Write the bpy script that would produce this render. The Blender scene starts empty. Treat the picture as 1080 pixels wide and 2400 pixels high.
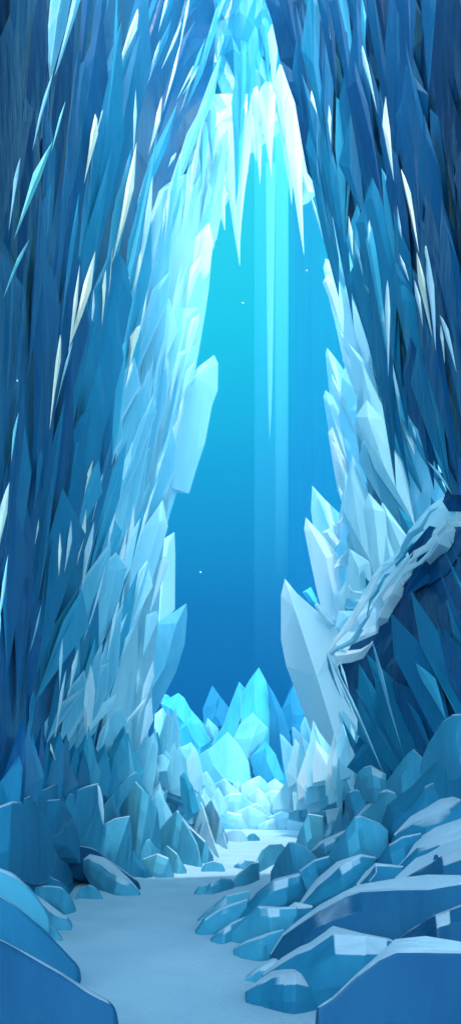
import bpy, math, random
from mathutils import Vector, noise
random.seed(7)
R = math.radians
F, HZ, CX, EYE = 1500.0, 1870.0, 540.0, 1.6       # focal length in photo pixels, horizon row, centre column, eye height
scene = bpy.context.scene
COL = scene.collection

# ------------------------------------------------------------------ helpers
def P(x, y, D):
    return Vector(((x - CX) / F * D, D, EYE - (y - HZ) / F * D))
def lerp(a, b, t): return a + (b - a) * t
def clamp(v, a=0.0, b=1.0): return max(a, min(b, v))
def interp(tab, v):
    if v <= tab[0][0]: return tab[0][1]
    for (a, fa), (b, fb) in zip(tab, tab[1:]):
        if v <= b: return lerp(fa, fb, (v - a) / (b - a))
    return tab[-1][1]
def resample(pts, n):
    L = [0.0]
    for a, b in zip(pts, pts[1:]): L.append(L[-1] + math.hypot(b[0]-a[0], b[1]-a[1]))
    out = []
    for i in range(n):
        s = L[-1] * i / (n - 1)
        for k in range(len(pts) - 1):
            if s <= L[k+1] + 1e-9:
                t = (s - L[k]) / max(1e-9, L[k+1] - L[k])
                out.append(tuple(lerp(p, q, t) for p, q in zip(pts[k], pts[k+1]))); break
    return out
def link(name, verts, faces, mat, parent=None, smooth=False, crease=None):
    me = bpy.data.meshes.new(name)
    me.from_pydata([tuple(v) for v in verts], [], faces)
    me.validate(); me.update()
    me.materials.append(mat)
    for p in me.polygons: p.use_smooth = smooth
    if crease:
        at = me.attributes.new('crease_edge', 'FLOAT', 'EDGE')
        for i, e in enumerate(me.edges):
            at.data[i].value = crease.get((min(e.vertices), max(e.vertices)), 0.0)
    o = bpy.data.objects.new(name, me)
    COL.objects.link(o)
    if parent: o.parent = parent
    import bmesh
    bm = bmesh.new(); bm.from_mesh(me)
    bmesh.ops.recalc_face_normals(bm, faces=bm.faces[:])
    bm.to_mesh(me); bm.free()
    return o
def tag(o, label, cat, group=None, kind=None):
    if label: o['label'] = label
    if cat: o['category'] = cat
    if group: o['group'] = group
    if kind: o['kind'] = kind
    return o

# ------------------------------------------------------------------ materials
def ice(name, dark, light, rough=0.3, trans=0.35, rim_glint=0.5, scale=0.5, bump=0.25, snow=0.0, edge=0.05):
    m = bpy.data.materials.new(name); m.use_nodes = True
    nt = m.node_tree; N = nt.nodes; L = nt.links; N.clear()
    out = N.new('ShaderNodeOutputMaterial')
    geo = N.new('ShaderNodeNewGeometry')
    info = N.new('ShaderNodeObjectInfo')
    mp = N.new('ShaderNodeMapping'); mp.inputs['Scale'].default_value = (1.0, 1.0, 0.22)
    L.new(geo.outputs['Position'], mp.inputs['Vector'])
    # shift the pattern from block to block
    add = N.new('ShaderNodeVectorMath'); add.operation = 'ADD'
    mul = N.new('ShaderNodeMath'); mul.operation = 'MULTIPLY'; mul.inputs[1].default_value = 37.0
    L.new(info.outputs['Random'], mul.inputs[0])
    L.new(mp.outputs[0], add.inputs[0]); L.new(mul.outputs[0], add.inputs[1])
    n1 = N.new('ShaderNodeTexNoise'); n1.inputs['Scale'].default_value = scale; n1.inputs['Detail'].default_value = 3
    n2 = N.new('ShaderNodeTexNoise'); n2.inputs['Scale'].default_value = scale * 7; n2.inputs['Detail'].default_value = 5
    L.new(add.outputs[0], n1.inputs['Vector']); L.new(add.outputs[0], n2.inputs['Vector'])
    mixf = N.new('ShaderNodeMath'); mixf.operation = 'MULTIPLY_ADD'; mixf.inputs[1].default_value = 0.35
    L.new(n2.outputs['Fac'], mixf.inputs[0]); L.new(n1.outputs['Fac'], mixf.inputs[2])
    r2 = N.new('ShaderNodeMath'); r2.operation = 'MULTIPLY_ADD'; r2.inputs[1].default_value = 0.30; 
    L.new(info.outputs['Random'], r2.inputs[0]); L.new(mixf.outputs[0], r2.inputs[2])
    ramp = N.new('ShaderNodeValToRGB')
    ramp.color_ramp.elements[0].position = 0.50; ramp.color_ramp.elements[0].color = (*dark, 1)
    ramp.color_ramp.elements[1].position = 1.12 if False else 1.0; ramp.color_ramp.elements[1].color = (*light, 1)
    L.new(r2.outputs[0], ramp.inputs[0])
    col = ramp.outputs[0]
    if rim_glint > 0:      # bright rim highlights painted along the edges
        bv = N.new('ShaderNodeBevel'); bv.samples = 4; bv.inputs['Radius'].default_value = edge
        dot = N.new('ShaderNodeVectorMath'); dot.operation = 'DOT_PRODUCT'
        L.new(bv.outputs[0], dot.inputs[0]); L.new(geo.outputs['Normal'], dot.inputs[1])
        mr = N.new('ShaderNodeMapRange'); mr.inputs['From Min'].default_value = 0.985; mr.inputs['From Max'].default_value = 0.86
        mr.inputs['To Min'].default_value = 0; mr.inputs['To Max'].default_value = rim_glint
        L.new(dot.outputs['Value'], mr.inputs['Value'])
        mx = N.new('ShaderNodeMix'); mx.data_type = 'RGBA'
        L.new(mr.outputs[0], mx.inputs['Factor']); L.new(col, mx.inputs['A'])
        mx.inputs['B'].default_value = (0.80, 0.92, 0.97, 1)
        col = mx.outputs['Result']
    if snow > 0:       # rime lying on faces that look up
        sep = N.new('ShaderNodeSeparateXYZ'); L.new(geo.outputs['Normal'], sep.inputs[0])
        s1 = N.new('ShaderNodeMath'); s1.operation = 'MULTIPLY_ADD'; s1.inputs[1].default_value = 0.06
        L.new(n2.outputs['Fac'], s1.inputs[0]); L.new(sep.outputs['Z'], s1.inputs[2])
        mr = N.new('ShaderNodeMapRange'); mr.interpolation_type = 'SMOOTHSTEP'
        mr.inputs['From Min'].default_value = 0.76; mr.inputs['From Max'].default_value = 0.88
        mr.inputs['To Max'].default_value = snow
        L.new(s1.outputs[0], mr.inputs['Value'])
        mx = N.new('ShaderNodeMix'); mx.data_type = 'RGBA'
        L.new(mr.outputs[0], mx.inputs['Factor']); L.new(col, mx.inputs['A'])
        mx.inputs['B'].default_value = (0.72, 0.82, 0.93, 1)
        col = mx.outputs['Result']
    bs = N.new('ShaderNodeBsdfPrincipled'); bs.inputs['Roughness'].default_value = rough; bs.inputs['IOR'].default_value = 1.31; bs.inputs['Specular IOR Level'].default_value = .3
    L.new(col, bs.inputs['Base Color'])
    bp = N.new('ShaderNodeBump'); bp.inputs['Strength'].default_value = bump; bp.inputs['Distance'].default_value = 0.15
    L.new(n2.outputs['Fac'], bp.inputs['Height']); L.new(bp.outputs[0], bs.inputs['Normal'])
    surf = bs.outputs[0]
    if trans > 0:
        tr = N.new('ShaderNodeBsdfTranslucent'); L.new(col, tr.inputs['Color'])
        ms = N.new('ShaderNodeMixShader'); ms.inputs[0].default_value = trans
        L.new(bs.outputs[0], ms.inputs[1]); L.new(tr.outputs[0], ms.inputs[2]); surf = ms.outputs[0]
    L.new(surf, out.inputs['Surface'])
    return m
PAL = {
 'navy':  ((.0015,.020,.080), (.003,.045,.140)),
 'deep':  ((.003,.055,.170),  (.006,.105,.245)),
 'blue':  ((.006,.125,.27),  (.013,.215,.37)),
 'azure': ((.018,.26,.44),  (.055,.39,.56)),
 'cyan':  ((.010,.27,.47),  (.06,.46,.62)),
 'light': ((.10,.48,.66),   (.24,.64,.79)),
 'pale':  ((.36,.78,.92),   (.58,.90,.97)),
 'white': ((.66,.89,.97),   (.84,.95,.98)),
 'cream': ((.97,.90,.66),   (.98,.95,.80)),
 'turq':  ((.03,.42,.46),   (.10,.64,.60)),
 'slate': ((.06,.27,.42),   (.13,.40,.54)),
}
M = {}
for k, (d, l) in PAL.items():
    M[k] = ice(k + '_ice', d, l, rough=.32, trans={'white': .4, 'cream': .2, 'pale': .35, 'light': .3}.get(k, .15), rim_glint=0 if k in ('navy', 'deep', 'blue', 'azure') else .3)
    M[k + '_rock'] = ice(k + '_ice_boulder', (d[0] * 1.5, d[1] * .96, d[2] * (.84 if k in ('navy', 'deep') else .93)), (l[0] * 1.5, l[1] * .96, l[2] * (.84 if k in ('navy', 'deep') else .93)), rough=.62, trans=.12, rim_glint=.06, bump=.3, scale=.7, snow=.55, edge=.03)
M['bank'] = ice('bank_ice', PAL['blue'][0], PAL['azure'][0], rough=.5, trans=0, rim_glint=0, bump=.3, snow=0)
TONES = ['navy', 'deep', 'blue', 'azure', 'light', 'pale', 'white']  # dark to bright steps that paint light falloff into the ice

def snow_mat():
    m = bpy.data.materials.new('packed_snow'); m.use_nodes = True
    nt = m.node_tree; N = nt.nodes; L = nt.links
    bs = N['Principled BSDF']; bs.inputs['Roughness'].default_value = .75
    geo = N.new('ShaderNodeNewGeometry')
    n1 = N.new('ShaderNodeTexNoise'); n1.inputs['Scale'].default_value = 1.1; n1.inputs['Detail'].default_value = 4
    n2 = N.new('ShaderNodeTexNoise'); n2.inputs['Scale'].default_value = 26; n2.inputs['Detail'].default_value = 6; n2.inputs['Roughness'].default_value = .7
    mp = N.new('ShaderNodeMapping'); mp.inputs['Scale'].default_value = (.6, 1.5, 1)
    L.new(geo.outputs['Position'], mp.inputs[0]); L.new(mp.outputs[0], n2.inputs[0]); L.new(geo.outputs['Position'], n1.inputs[0])
    rp = N.new('ShaderNodeValToRGB')
    rp.color_ramp.elements[0].position = .3; rp.color_ramp.elements[0].color = (.40, .63, .79, 1)
    rp.color_ramp.elements[1].position = .75; rp.color_ramp.elements[1].color = (.52, .74, .88, 1)
    L.new(n1.outputs['Fac'], rp.inputs[0]); L.new(rp.outputs[0], bs.inputs['Base Color'])
    bp = N.new('ShaderNodeBump'); bp.inputs['Strength'].default_value = .9; bp.inputs['Distance'].default_value = .05
    L.new(n2.outputs['Fac'], bp.inputs['Height']); L.new(bp.outputs[0], bs.inputs['Normal'])
    return m
SNOW = snow_mat()
CAP = SNOW.copy(); CAP.name = 'rime_cap'
for e_, c_ in zip(next(q for q in CAP.node_tree.nodes if q.type == 'VALTORGB').color_ramp.elements, ((.46, .64, .80, 1), (.58, .75, .88, 1))): e_.color = c_

# ------------------------------------------------------------------ ground and banks
XR = [(3, .9), (4.5, .7), (6.3, .15), (8.6, -.35), (12.6, .5), (20, 1.9), (32, 3.2), (60, 6)]
XL = [(3, -.7), (4.5, -.95), (7.3, -1.8), (11.4, -2.3), (12.6, -1.8), (18, -.8), (30, -.9), (60, -8)]
def bank(X, Y):
    r = .50 * max(0, X - interp(XR, Y) - .1)
    l = .60 * max(0, interp(XL, Y) - .1 - X)
    c = .28 * max(0, Y - 33)
    return min(max(r, l, c), 3.6 + .02 * Y) - .03
def hit(x, y):
    """distance at which the sight line through a photo point meets the ground or a bank"""
    D = 3.2
    while D < 70:
        p = P(x, y, D)
        if p.z <= max(0, bank(p.x, D)): return D
        D += .05
    return 70
def grid(name, x0, x1, y0, y1, nx, ny, fn, mat, label):
    vs, fs = [], []
    for j in range(ny + 1):
        for i in range(nx + 1):
            X = lerp(x0, x1, i / nx); Y = lerp(y0, y1, (j / ny) ** 1.6)
            vs.append((X, Y, fn(X, Y)))
    for j in range(ny):
        for i in range(nx):
            a = j * (nx + 1) + i; fs.append((a, a + 1, a + nx + 2, a + nx + 1))
    o = link(name, vs, fs, mat, smooth=True); tag(o, label, 'ground', kind='structure'); return o
def ground_sheet():
    xs = [math.copysign(abs(t) ** 3 * 150, t) for t in [-1 + 2 * i / 150 for i in range(151)]]
    ys = [-40, -10, 0, 2] + [2.6 + 257 * (j / 170) ** 2.4 for j in range(171)]
    vs, fs = [], []
    for Y in ys:
        c = (interp(XL, Y) + interp(XR, Y)) / 2; hw = (interp(XR, Y) - interp(XL, Y)) / 2
        for X in xs:
            e = clamp(abs(X - c) / hw - .55, 0, .6) if abs(X) < 14 else .6
            vs.append((X, Y, .07 * e + (.022 * noise.noise(Vector((X * 1.1, Y * .9, 5))) + .010 * noise.noise(Vector((X * 4, Y * 3, 9)))) * (1 if abs(X) < 14 and Y < 60 else 0)))
    n = len(xs)
    for j in range(len(ys) - 1):
        for i in range(n - 1):
            a = j * n + i; fs.append((a, a + 1, a + n + 1, a + n))
    tag(link('snow_ground', vs, fs, SNOW, smooth=True), 'flat blue-white snow floor winding between the ice boulders', 'ground', kind='structure')
ground_sheet()
def bank_z(X, Y):
    b = bank(X, Y)
    if b <= 0: return -.25
    return b - .12 + .12 * noise.noise(Vector((X * .9, Y * .9, 0))) - .02
grid('ice_bank', -14, 16, 2.6, 60, 120, 160, bank_z, M['bank'], 'blue ice banks rising on both sides of the snow floor')

# ------------------------------------------------------------------ cave walls
def DL(x, y):
    return 8 + 24 * clamp(x / 480.0, -.3, 1.25) ** 1.4 if x > 0 else 8 + x * .012
def DRb(x, y):      # pale wall at the mouth
    return lerp(31, 17, clamp((x - 700) / 330.0))
def DRf(x, y):      # dark wall in front of it
    return lerp(19, 8.5, clamp((x - 620) / 460.0, 0, 1.15))
def DC(x, y):       # dark cliff under the slanting ledge
    return lerp(14.5, 9, clamp((x - 765) / 315.0, 0, 1.15))
def sheet(name, rows, n, m, dfun, mat, label, jit=.13, thick=.6, seed=1):
    rnd = random.Random(seed)
    vs, fs = [], []
    ys = [rows[0][0] + (rows[-1][0] - rows[0][0]) * j / m for j in range(m + 1)]
    for j, y in enumerate(ys):
        xl = interp([(r[0], r[1]) for r in rows], y); xr = interp([(r[0], r[2]) for r in rows], y)
        for i in range(n + 1):
            u = i / n
            ju = rnd.uniform(-.3, .3) / n if 0 < i < n else 0
            yy = y + (rnd.uniform(-.35, .35) * (ys[1] - ys[0]) if 0 < j < m else 0)
            x = lerp(xl, xr, u + ju)
            vs.append(P(x, yy, dfun(x, yy) + rnd.uniform(-jit, jit) * dfun(x, yy) / 16))
    for j in range(m):
        for i in range(n):
            a = j * (n + 1) + i; b, c, d = a + 1, a + n + 2, a + n + 1
            fs += [(a, b, c), (a, c, d)] if rnd.random() < .5 else [(a, b, d), (b, c, d)]
    o = link(name, vs, fs, mat)
    md = o.modifiers.new('thickness', 'SOLIDIFY'); md.thickness = thick; md.offset = -1
    # grow away from the camera
    if sum((v.normal.y for v in o.data.vertices)) > 0:
        o.data.flip_normals()
    tag(o, label, 'ice wall', kind='structure')
    return o

# ------------------------------------------------------------------ shards: solids with a hewn ridge front and back
def shard_mesh(outline, D, slope, t, rnd, nr=4, off=None):
    """outline in photo pixels, closed; D metres at its centre; slope metres per pixel; t = half thickness in metres"""
    n = len(outline)
    cx = sum(p[0] for p in outline) / n; cy = sum(p[1] for p in outline) / n
    sxx = sum((p[0]-cx)**2 for p in outline); syy = sum((p[1]-cy)**2 for p in outline); sxy = sum((p[0]-cx)*(p[1]-cy) for p in outline)
    th = .5 * math.atan2(2 * sxy, sxx - syy); ax = (math.cos(th), math.sin(th)); bx = (-ax[1], ax[0])
    uv = [((p[0]-cx)*ax[0] + (p[1]-cy)*ax[1], (p[0]-cx)*bx[0] + (p[1]-cy)*bx[1]) for p in outline]
    u0, u1 = min(u for u, _ in uv), max(u for u, _ in uv)
    def span(u):
        hs = []
        for i in range(n):
            (a, va), (b, vb) = uv[i], uv[(i+1) % n]
            if (a - u) * (b - u) <= 0 and abs(a - b) > 1e-6: hs.append(va + (vb - va) * (u - a) / (b - a))
        return (min(hs), max(hs)) if hs else (0, 0)
    if off is None: off = rnd.uniform(.3, .7)
    ridge = []
    for k in range(nr):
        u = lerp(u0, u1, .12 + .76 * k / (nr - 1)); lo, hi = span(u)
        v = lerp(lo, hi, clamp(off + rnd.uniform(-.12, .12), .15, .85))
        ridge.append((u, v, (hi - lo)))
    wmax = max(r[2] for r in ridge) or 1
    def W(u, v): return (cx + u*ax[0] + v*bx[0], cy + u*ax[1] + v*bx[1])
    def dep(x): return D + slope * (x - cx)
    vs = [P(p[0], p[1], dep(p[0])) for p in outline]
    rf, rb = [], []
    for (u, v, w) in ridge:
        x, y = W(u, v); k = (w / wmax) ** .7
        rf.append(len(vs)); vs.append(P(x, y, dep(x) - t * k))
    for (u, v, w) in ridge:
        x, y = W(u, v); k = (w / wmax) ** .7
        p = P(x, y, dep(x)); vs.append(p + Vector((rnd.uniform(-.1, .1) * t, t * k, 0))); rb.append(len(vs) - 1)
    near = [min(range(nr), key=lambda k: abs(ridge[k][0] - uv[i][0])) for i in range(n)]
    fs = []
    for rr in (rf, rb):
        for i in range(n):
            j = (i + 1) % n; a, b = near[i], near[j]
            fs.append((i, j, rr[b]))
            step = 1 if a < b else -1; k = b
            while k != a:
                fs.append((i, rr[k], rr[k - step])); k -= step
    return vs, fs
ITEMS = []       # (object, x, y, info) for the labels written at the end
def shard(name, outline, kind, D, t=None, slope=0.0, label=None, cat='ice crystal', group=None, nr=4, seed=None, off=None, info=None, smooth=False):
    rnd = random.Random(seed if seed is not None else hash((round(outline[0][0]), round(outline[0][1]))) % 99991)
    xs = [p[0] for p in outline]; ys = [p[1] for p in outline]
    if t is None: t = .24 * min(max(xs) - min(xs), max(ys) - min(ys)) / F * D
    vs, fs = shard_mesh(outline, D, slope, t, rnd, nr, off)
    o = link(name, vs, fs, M[kind], smooth=smooth)
    tag(o, label, cat, group)
    ITEMS.append((o, sum(xs) / len(xs), sum(ys) / len(ys), info, kind, max(ys) - min(ys)))
    return o
PROFS = {
 'icicle': [(0, 0), (.07, .6), (.2, 1), (.35, .82), (.6, .5), (.82, .22), (1, 0)],
 'sliver': [(0, 0), (.14, .5), (.34, 1), (.6, .6), (1, 0)],
 'kite': [(0, 0), (.3, 1), (1, 0)],
 'shard': [(0, 0), (.22, .85), (.62, .8), (1, 0)],
 'blade':  [(0, 0), (.18, .62), (.4, 1), (.62, .9), (.84, .45), (1, 0)],
}
def spike_outline(x0, y0, x1, y1, w, prof, rnd, jag=.06, bend=.02):
    L = math.hypot(x1-x0, y1-y0); ax = ((x1-x0)/L, (y1-y0)/L); bx = (-ax[1], ax[0])
    bd = rnd.uniform(-bend, bend) * L
    ka = rnd.uniform(.35, 1.65); kb = 2 - ka           # one side nearly straight, the other swelling
    q_ = .17 if prof in ('kite', 'shard') else .07; sa, sb = rnd.uniform(-q_, q_), rnd.uniform(-q_, q_)
    a, b = [], []
    for (u, k) in PROFS[prof]:
        for side, kk, sh, lst in ((1, ka, sa, a), (-1, kb, sb, b)):
            if k == 0 and side < 0: continue
            uu = clamp(u + (sh if 0 < u < 1 else 0), 0, 1)
            c = bd * math.sin(math.pi * uu) + side * w / 2 * k * kk * (1 + rnd.uniform(-jag, jag))
            lst.append((x0 + ax[0]*L*uu + bx[0]*c, y0 + ax[1]*L*uu + bx[1]*c))
    return a + b[::-1]
def spike(name, x0, y0, x1, y1, w, kind, D, prof='icicle', slope=0.0, seed=None, info=None, cat='icicle', group=None, label=None, tk=.42, smooth=False):
    rnd = random.Random(seed if seed is not None else int(x0*13 + y0*7 + x1))
    ol = spike_outline(x0, y0, x1, y1, w, prof, rnd)
    return shard(name, ol, kind, D, t=max(.03, tk * w / 2 / F * D), slope=slope, label=label, cat=cat, group=group, nr=3, seed=rnd.randint(0, 9999), info=info, smooth=smooth)

# ------------------------------------------------------------------ boulders
def crop(ox, oy, s): return lambda pts: [(ox + x * s, oy + y * s) for x, y in pts]
R7, R8 = crop(0, 1800, .5), crop(540, 1800, .5)
C1, C2, C3, C4, C5 = crop(320, 1540, .4074), crop(0, 1640, .4074), crop(640, 1640, .4074), crop(640, 1120, .4074), crop(380, 200, .4444)
def boulder(tr, crest, foot, band, kind, label, D=None, N=14, depth=1.0, soft=.5, cap=False, group=None, name='ice_boulder', cat='ice boulder', sub=2, sc=1.08):
    crest = tr(crest); foot = tr(foot)
    k = {R7: .5, R8: .5}.get(tr, .4074)
    mx_ = sum(p[0] for p in crest) / len(crest)
    crest = [(mx_ + (x - mx_) * sc, y - 5) for x, y in crest]; foot = [(mx_ + (x - mx_) * sc, y) for x, y in foot]
    hard = soft > .6
    if hard:        # keep the traced corners as stations
        L_ = [0.0]
        for a_, b_ in zip(crest, crest[1:]): L_.append(L_[-1] + math.hypot(b_[0]-a_[0], b_[1]-a_[1]))
        pr = [q / L_[-1] for q in L_]
        while len(pr) < 8:
            g_ = max(range(len(pr) - 1), key=lambda q: pr[q+1] - pr[q]); pr.insert(g_ + 1, (pr[g_] + pr[g_+1]) / 2)
        N = len(pr); fine_c, fine_f = resample(crest, 201), resample(foot, 201)
        cr = [fine_c[round(q * 200)] for q in pr]; ft = [fine_f[round(q * 200)] for q in pr]
    else: cr = resample(crest, N); ft = resample(foot, N)
    ridge_at = {random.Random(int(crest[0][0])).randint(2, N - 3): 1.0} if hard and D != 3.5 else {}
    if not isinstance(band, (list, tuple)): band = [band] * len(crest)
    bw = [b[0] * k for b in resample([(b,) + (i * 100.0,) for i, b in enumerate(band)], N)]
    mid = ft[N // 2]
    auto = D is None
    if auto: D = hit(min(mid[0], 1100), mid[1])
    rnd = random.Random(int(crest[0][0] * 31 + crest[0][1]))
    hpx = max(f[1] - c[1] for f, c in zip(ft, cr)); h = max(.15, hpx / F * D)
    wpx = max(p[0] for p in cr + ft) - min(p[0] for p in cr + ft); w = wpx / F * D
    dc = depth * min(.55 * w, .9 * h + .15)
    hs = [hit(min(max(f[0], 5), 1100), f[1]) for f in ft]
    hs = [min(q, DL(max(f[0], 0), 0) * .84 if f[0] < 430 else 99, DC(f[0], 0) * .86 if f[0] > 800 and f[1] < 2060 else 99) for q, f in zip(hs, ft)]
    Ds = [min(.55 * D + .45 * q, q) for q in hs] if auto else [min(D, q) for q in hs]
    for _ in range(2): Ds = [Ds[0]] + [(Ds[q-1] + Ds[q] * 2 + Ds[q+1]) / 4 for q in range(1, N-1)] + [Ds[-1]]
    rows = [[], [], [], [], [], [], []]
    for i in range(N):
        D = Ds[i]
        u = i / (N - 1); e = math.sin(math.pi * clamp(u, .03, .97)) ** .45      # closes the ends
        c, f = cr[i], ft[i]
        gap = max(1e-3, f[1] - c[1]); b = min(bw[i], gap * .7)
        f = (f[0], f[1] + .22 * hpx + 4)
        dirx = (f[0] - c[0])
        br = (c[0] + dirx * b / gap if gap > 1 else c[0], c[1] + b)
        def on(t): return (lerp(br[0], f[0], t), lerp(br[1], f[1], t))
        jj = 1 + (rnd.uniform(-.25, .25) if hard else rnd.uniform(-.1, .1))
        rk = max([0] + [v_ * max(0, 1 - abs(i - q_) / 3.5) for q_, v_ in ridge_at.items()]) * .45
        pf = P(*f, D - dc * (.22 + rk * .6) * e)
        pm = P(*on(.62), D - dc * (.20 + rk) * e * jj)
        pn = P(*on(.25), D - dc * (.04 + rk) * e * jj)
        pb = P(br[0], br[1], D + dc * (.03 + .05 * rnd.random() + rk * -.3) * e)
        bd = clamp(b / max(gap, 1) * 3.0, .18, 1.0)
        pc = P(c[0], c[1], D + dc * (.25 + .75 * bd) * e)
        bk = Vector((pc.x, pc.y + dc * .5 * e + .02, lerp(pc.z, pf.z, .45)))
        bb = Vector((pc.x, pc.y + dc * .8 * e + .04, min(pf.z, pc.z) - .1))
        for r, p in zip(rows, (pf, pm, pn, pb, pc, bk, bb)): r.append(p)
    vs = [p for r in rows for p in r]; fs = []; cs = {}
    for r in range(7):
        r2 = (r + 1) % 7
        for i in range(N - 1):
            fs.append((r * N + i, r * N + i + 1, r2 * N + i + 1, r2 * N + i))
        if r < 5 and hard:
            for i in ridge_at: cs[(r * N + i, r2 * N + i)] = 1.0
            for i in range(1, N - 1):
                a1 = math.atan2(cr[i][1] - cr[i-1][1], cr[i][0] - cr[i-1][0]); a2 = math.atan2(cr[i+1][1] - cr[i][1], cr[i+1][0] - cr[i][0])
                if abs(a2 - a1) > .45 and r >= 3: cs[(r * N + i, r2 * N + i)] = 1.0
        if r in (3, 4):
            for i in range(N - 1): cs[(r * N + i, r * N + i + 1)] = (1.0 if hard else .35 + soft * .6) if r == 3 else (.9 if hard else .3 + soft * .4)
    fs.append(tuple(r * N for r in range(7))[::-1]); fs.append(tuple(r * N + N - 1 for r in range(7)))
    root = None
    if cap:
        root = bpy.data.objects.new(name, None); COL.objects.link(root)
        root.location = P(mid[0], mid[1], D); vs = [v - root.location for v in vs]; shift = root.location.copy()
    o = link('stone' if cap else name, vs, fs, M[kind + '_rock'], smooth=True, crease=cs, parent=root)
    if hard:
        o.data.set_sharp_from_angle(angle=R(20))
        bvm = o.modifiers.new('worn_edges', 'BEVEL'); bvm.width = .0022 * D + .006; bvm.segments = 2; bvm.limit_method = 'ANGLE'; bvm.angle_limit = R(20); bvm.harden_normals = True
    else:
        sd = o.modifiers.new('rounding', 'SUBSURF'); sd.levels = sub; sd.render_levels = sub
    tag(root or o, label, cat, group)
    if cap:
        vs2, fs2 = [], []
        for i in range(N):
            a, b = rows[3][i], rows[4][i]; up = Vector((0, -.006 * D / 8, .007 * D / 8 + .003))
            wv = clamp(.15 + .4 * noise.noise(Vector((a.x * .8, a.y * .8, 3.1))), 0, .4)
            a = a.lerp(b, wv); up = up * (.5 if i in (0, N - 1) else 1)
            vs2 += [a + up * .3, a.lerp(b, .5) + up, b + up * .7, a - up * .5, b - up * .5]
        for i in range(N - 1):
            p, q = i * 5, i * 5 + 5
            fs2 += [(p, p+1, q+1, q), (p+1, p+2, q+2, q+1), (p, q, q+3, p+3), (p+2, p+4, q+4, q+2)]
        vs2 = [v - shift for v in vs2]
        s = link('snow_cap', vs2, fs2, CAP, parent=root, smooth=True)
        s.data.set_sharp_from_angle(angle=R(40))
    return root or o
GR, GL, GC = 'slanting ice boulders heaped on the right bank', 'ice boulders heaped on the left bank', 'small pale ice rocks at the far end of the snow floor'
exec_rows = []
UP = {'deep': 'deep', 'blue': 'azure', 'azure': 'light', 'light': 'light', 'pale': 'pale'}
def RB(tr, c, f, b, kind, label, **k): kind = {'azure': 'azure'}.get(kind, kind); k.setdefault('soft', .8); boulder(tr, c, f, b, kind, label, group=GR, **k)
def LB(tr, c, f, b, kind, label, **k): k.setdefault('soft', .8); kind = 'azure' if kind == 'blue' and tr is R7 and c[0][0] > 300 else kind; boulder(tr, c, f, b, kind, label, group=GL, **k)
def CB(c, f, b, kind, label, **k): k.setdefault('soft', .8); kind = 'light' if kind == 'pale' else kind; boulder(C1, c, f, b, kind, label, group=GC, name='ice_rock', cat='ice rock', **k)
# right bank
RB(R8, [(435,1130),(500,1085),(600,980),(700,885),(770,815),(900,800),(1070,830),(1200,860)], [(440,1145),(600,1230),(900,1320),(1200,1320)], [4,8,12,20,60,75,50,30], 'deep', 'huge smooth dark ice boulder filling the bottom right corner', cap=True, D=3.5, depth=.8)
RB(R8, [(790,810),(870,740),(960,685),(1080,640),(1250,600)], [(800,825),(1000,860),(1250,880)], [8,12,15,12,8], 'deep', 'dark rounded ice boulder cut by the right edge, right above the corner boulder', D=5.0)
RB(R8, [(85,1055),(150,1000),(200,965),(300,938),(360,960),(430,1010),(500,1082)], [(88,1062),(180,1098),(280,1122),(380,1134),(440,1128),(502,1090)], [4,18,30,25,35,20,5], 'blue', 'low pointed ice boulder with snowy crest, lowest on the snow, left of the corner boulder', cap=True, depth=1.2)
RB(R8, [(175,975),(260,900),(380,820),(480,752),(610,788),(720,810),(800,850)], [(180,985),(300,1060),(500,1085),(650,1080),(800,980)], [10,30,25,55,8,5,5], 'blue', 'broad dark ice boulder with a small snowy peak, behind the lowest pointed boulder', cap=True)
RB(R8, [(60,1000),(130,940),(200,895),(262,885)], [(64,1008),(120,1012),(180,1004),(260,960)], 12, 'azure', 'short tapering ice tongue touching the snow beside the lowest pointed boulder')
RB(R8, [(20,855),(80,815),(170,780),(242,760)], [(25,868),(80,898),(160,914),(245,900)], 12, 'azure', 'second short ice tongue on the snow, tapering left below the long slab')
RB(R8, [(220,880),(270,790),(340,725),(430,655),(540,590),(600,560),(760,530),(900,512),(1070,515),(1200,520)], [(225,890),(350,900),(480,850),(700,880),(900,860),(1200,850)], [8,10,20,25,18,30,50,70,35,20], 'deep', 'longest dark ice slab of the right bank, its long snowy back reaching right edge', cap=True)
RB(R8, [(0,785),(60,720),(130,653),(220,660),(300,655)], [(5,800),(30,822),(200,800),(300,760)], 8, 'azure', 'blunt ice boulder ending on the snow just above the second ice tongue')
RB(R8, [(205,762),(250,680),(300,640),(375,655)], [(210,770),(260,780),(375,720)], [10,25,30,10], 'blue', 'squat ice boulder with thin snow wedged above the ice tongues', cap=True)
RB(R8, [(-5,785),(60,680),(130,590),(200,530),(320,495),(335,560)], [(0,792),(100,745),(230,670),(335,610)], 12, 'blue', 'long narrow ice ridge leaning up from the snow edge at mid bank')
RB(R8, [(320,570),(325,490),(390,440),(455,420),(478,450)], [(325,600),(400,595),(478,490)], 8, 'blue', 'round-topped ice boulder right of the long narrow ice ridge')
RB(R8, [(330,650),(400,540),(500,450),(600,415),(665,428)], [(345,660),(450,610),(560,580),(665,490)], [8,25,30,8,5], 'blue', 'ice boulder with a bright curved left edge, right of the round-topped boulder', cap=True)
RB(R8, [(480,620),(560,560),(640,490),(675,457),(795,470)], [(490,628),(600,600),(720,560),(790,535)], [30,35,30,5,5], 'blue', 'square-headed ice boulder above the longest slab with a snowy left flank', cap=True)
RB(R8, [(690,450),(740,370),(800,330),(885,312)], [(700,465),(790,480),(880,400)], [8,10,8,6], 'blue', 'small dark ice boulder behind the square-headed boulder')
RB(R8, [(780,320),(850,240),(960,170),(1080,100),(1200,40)], [(785,328),(900,330),(1080,290),(1200,270)], [20,50,70,60,30], 'blue', 'ice boulder at the right edge with the widest snowy back, upper of three', cap=True)
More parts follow.
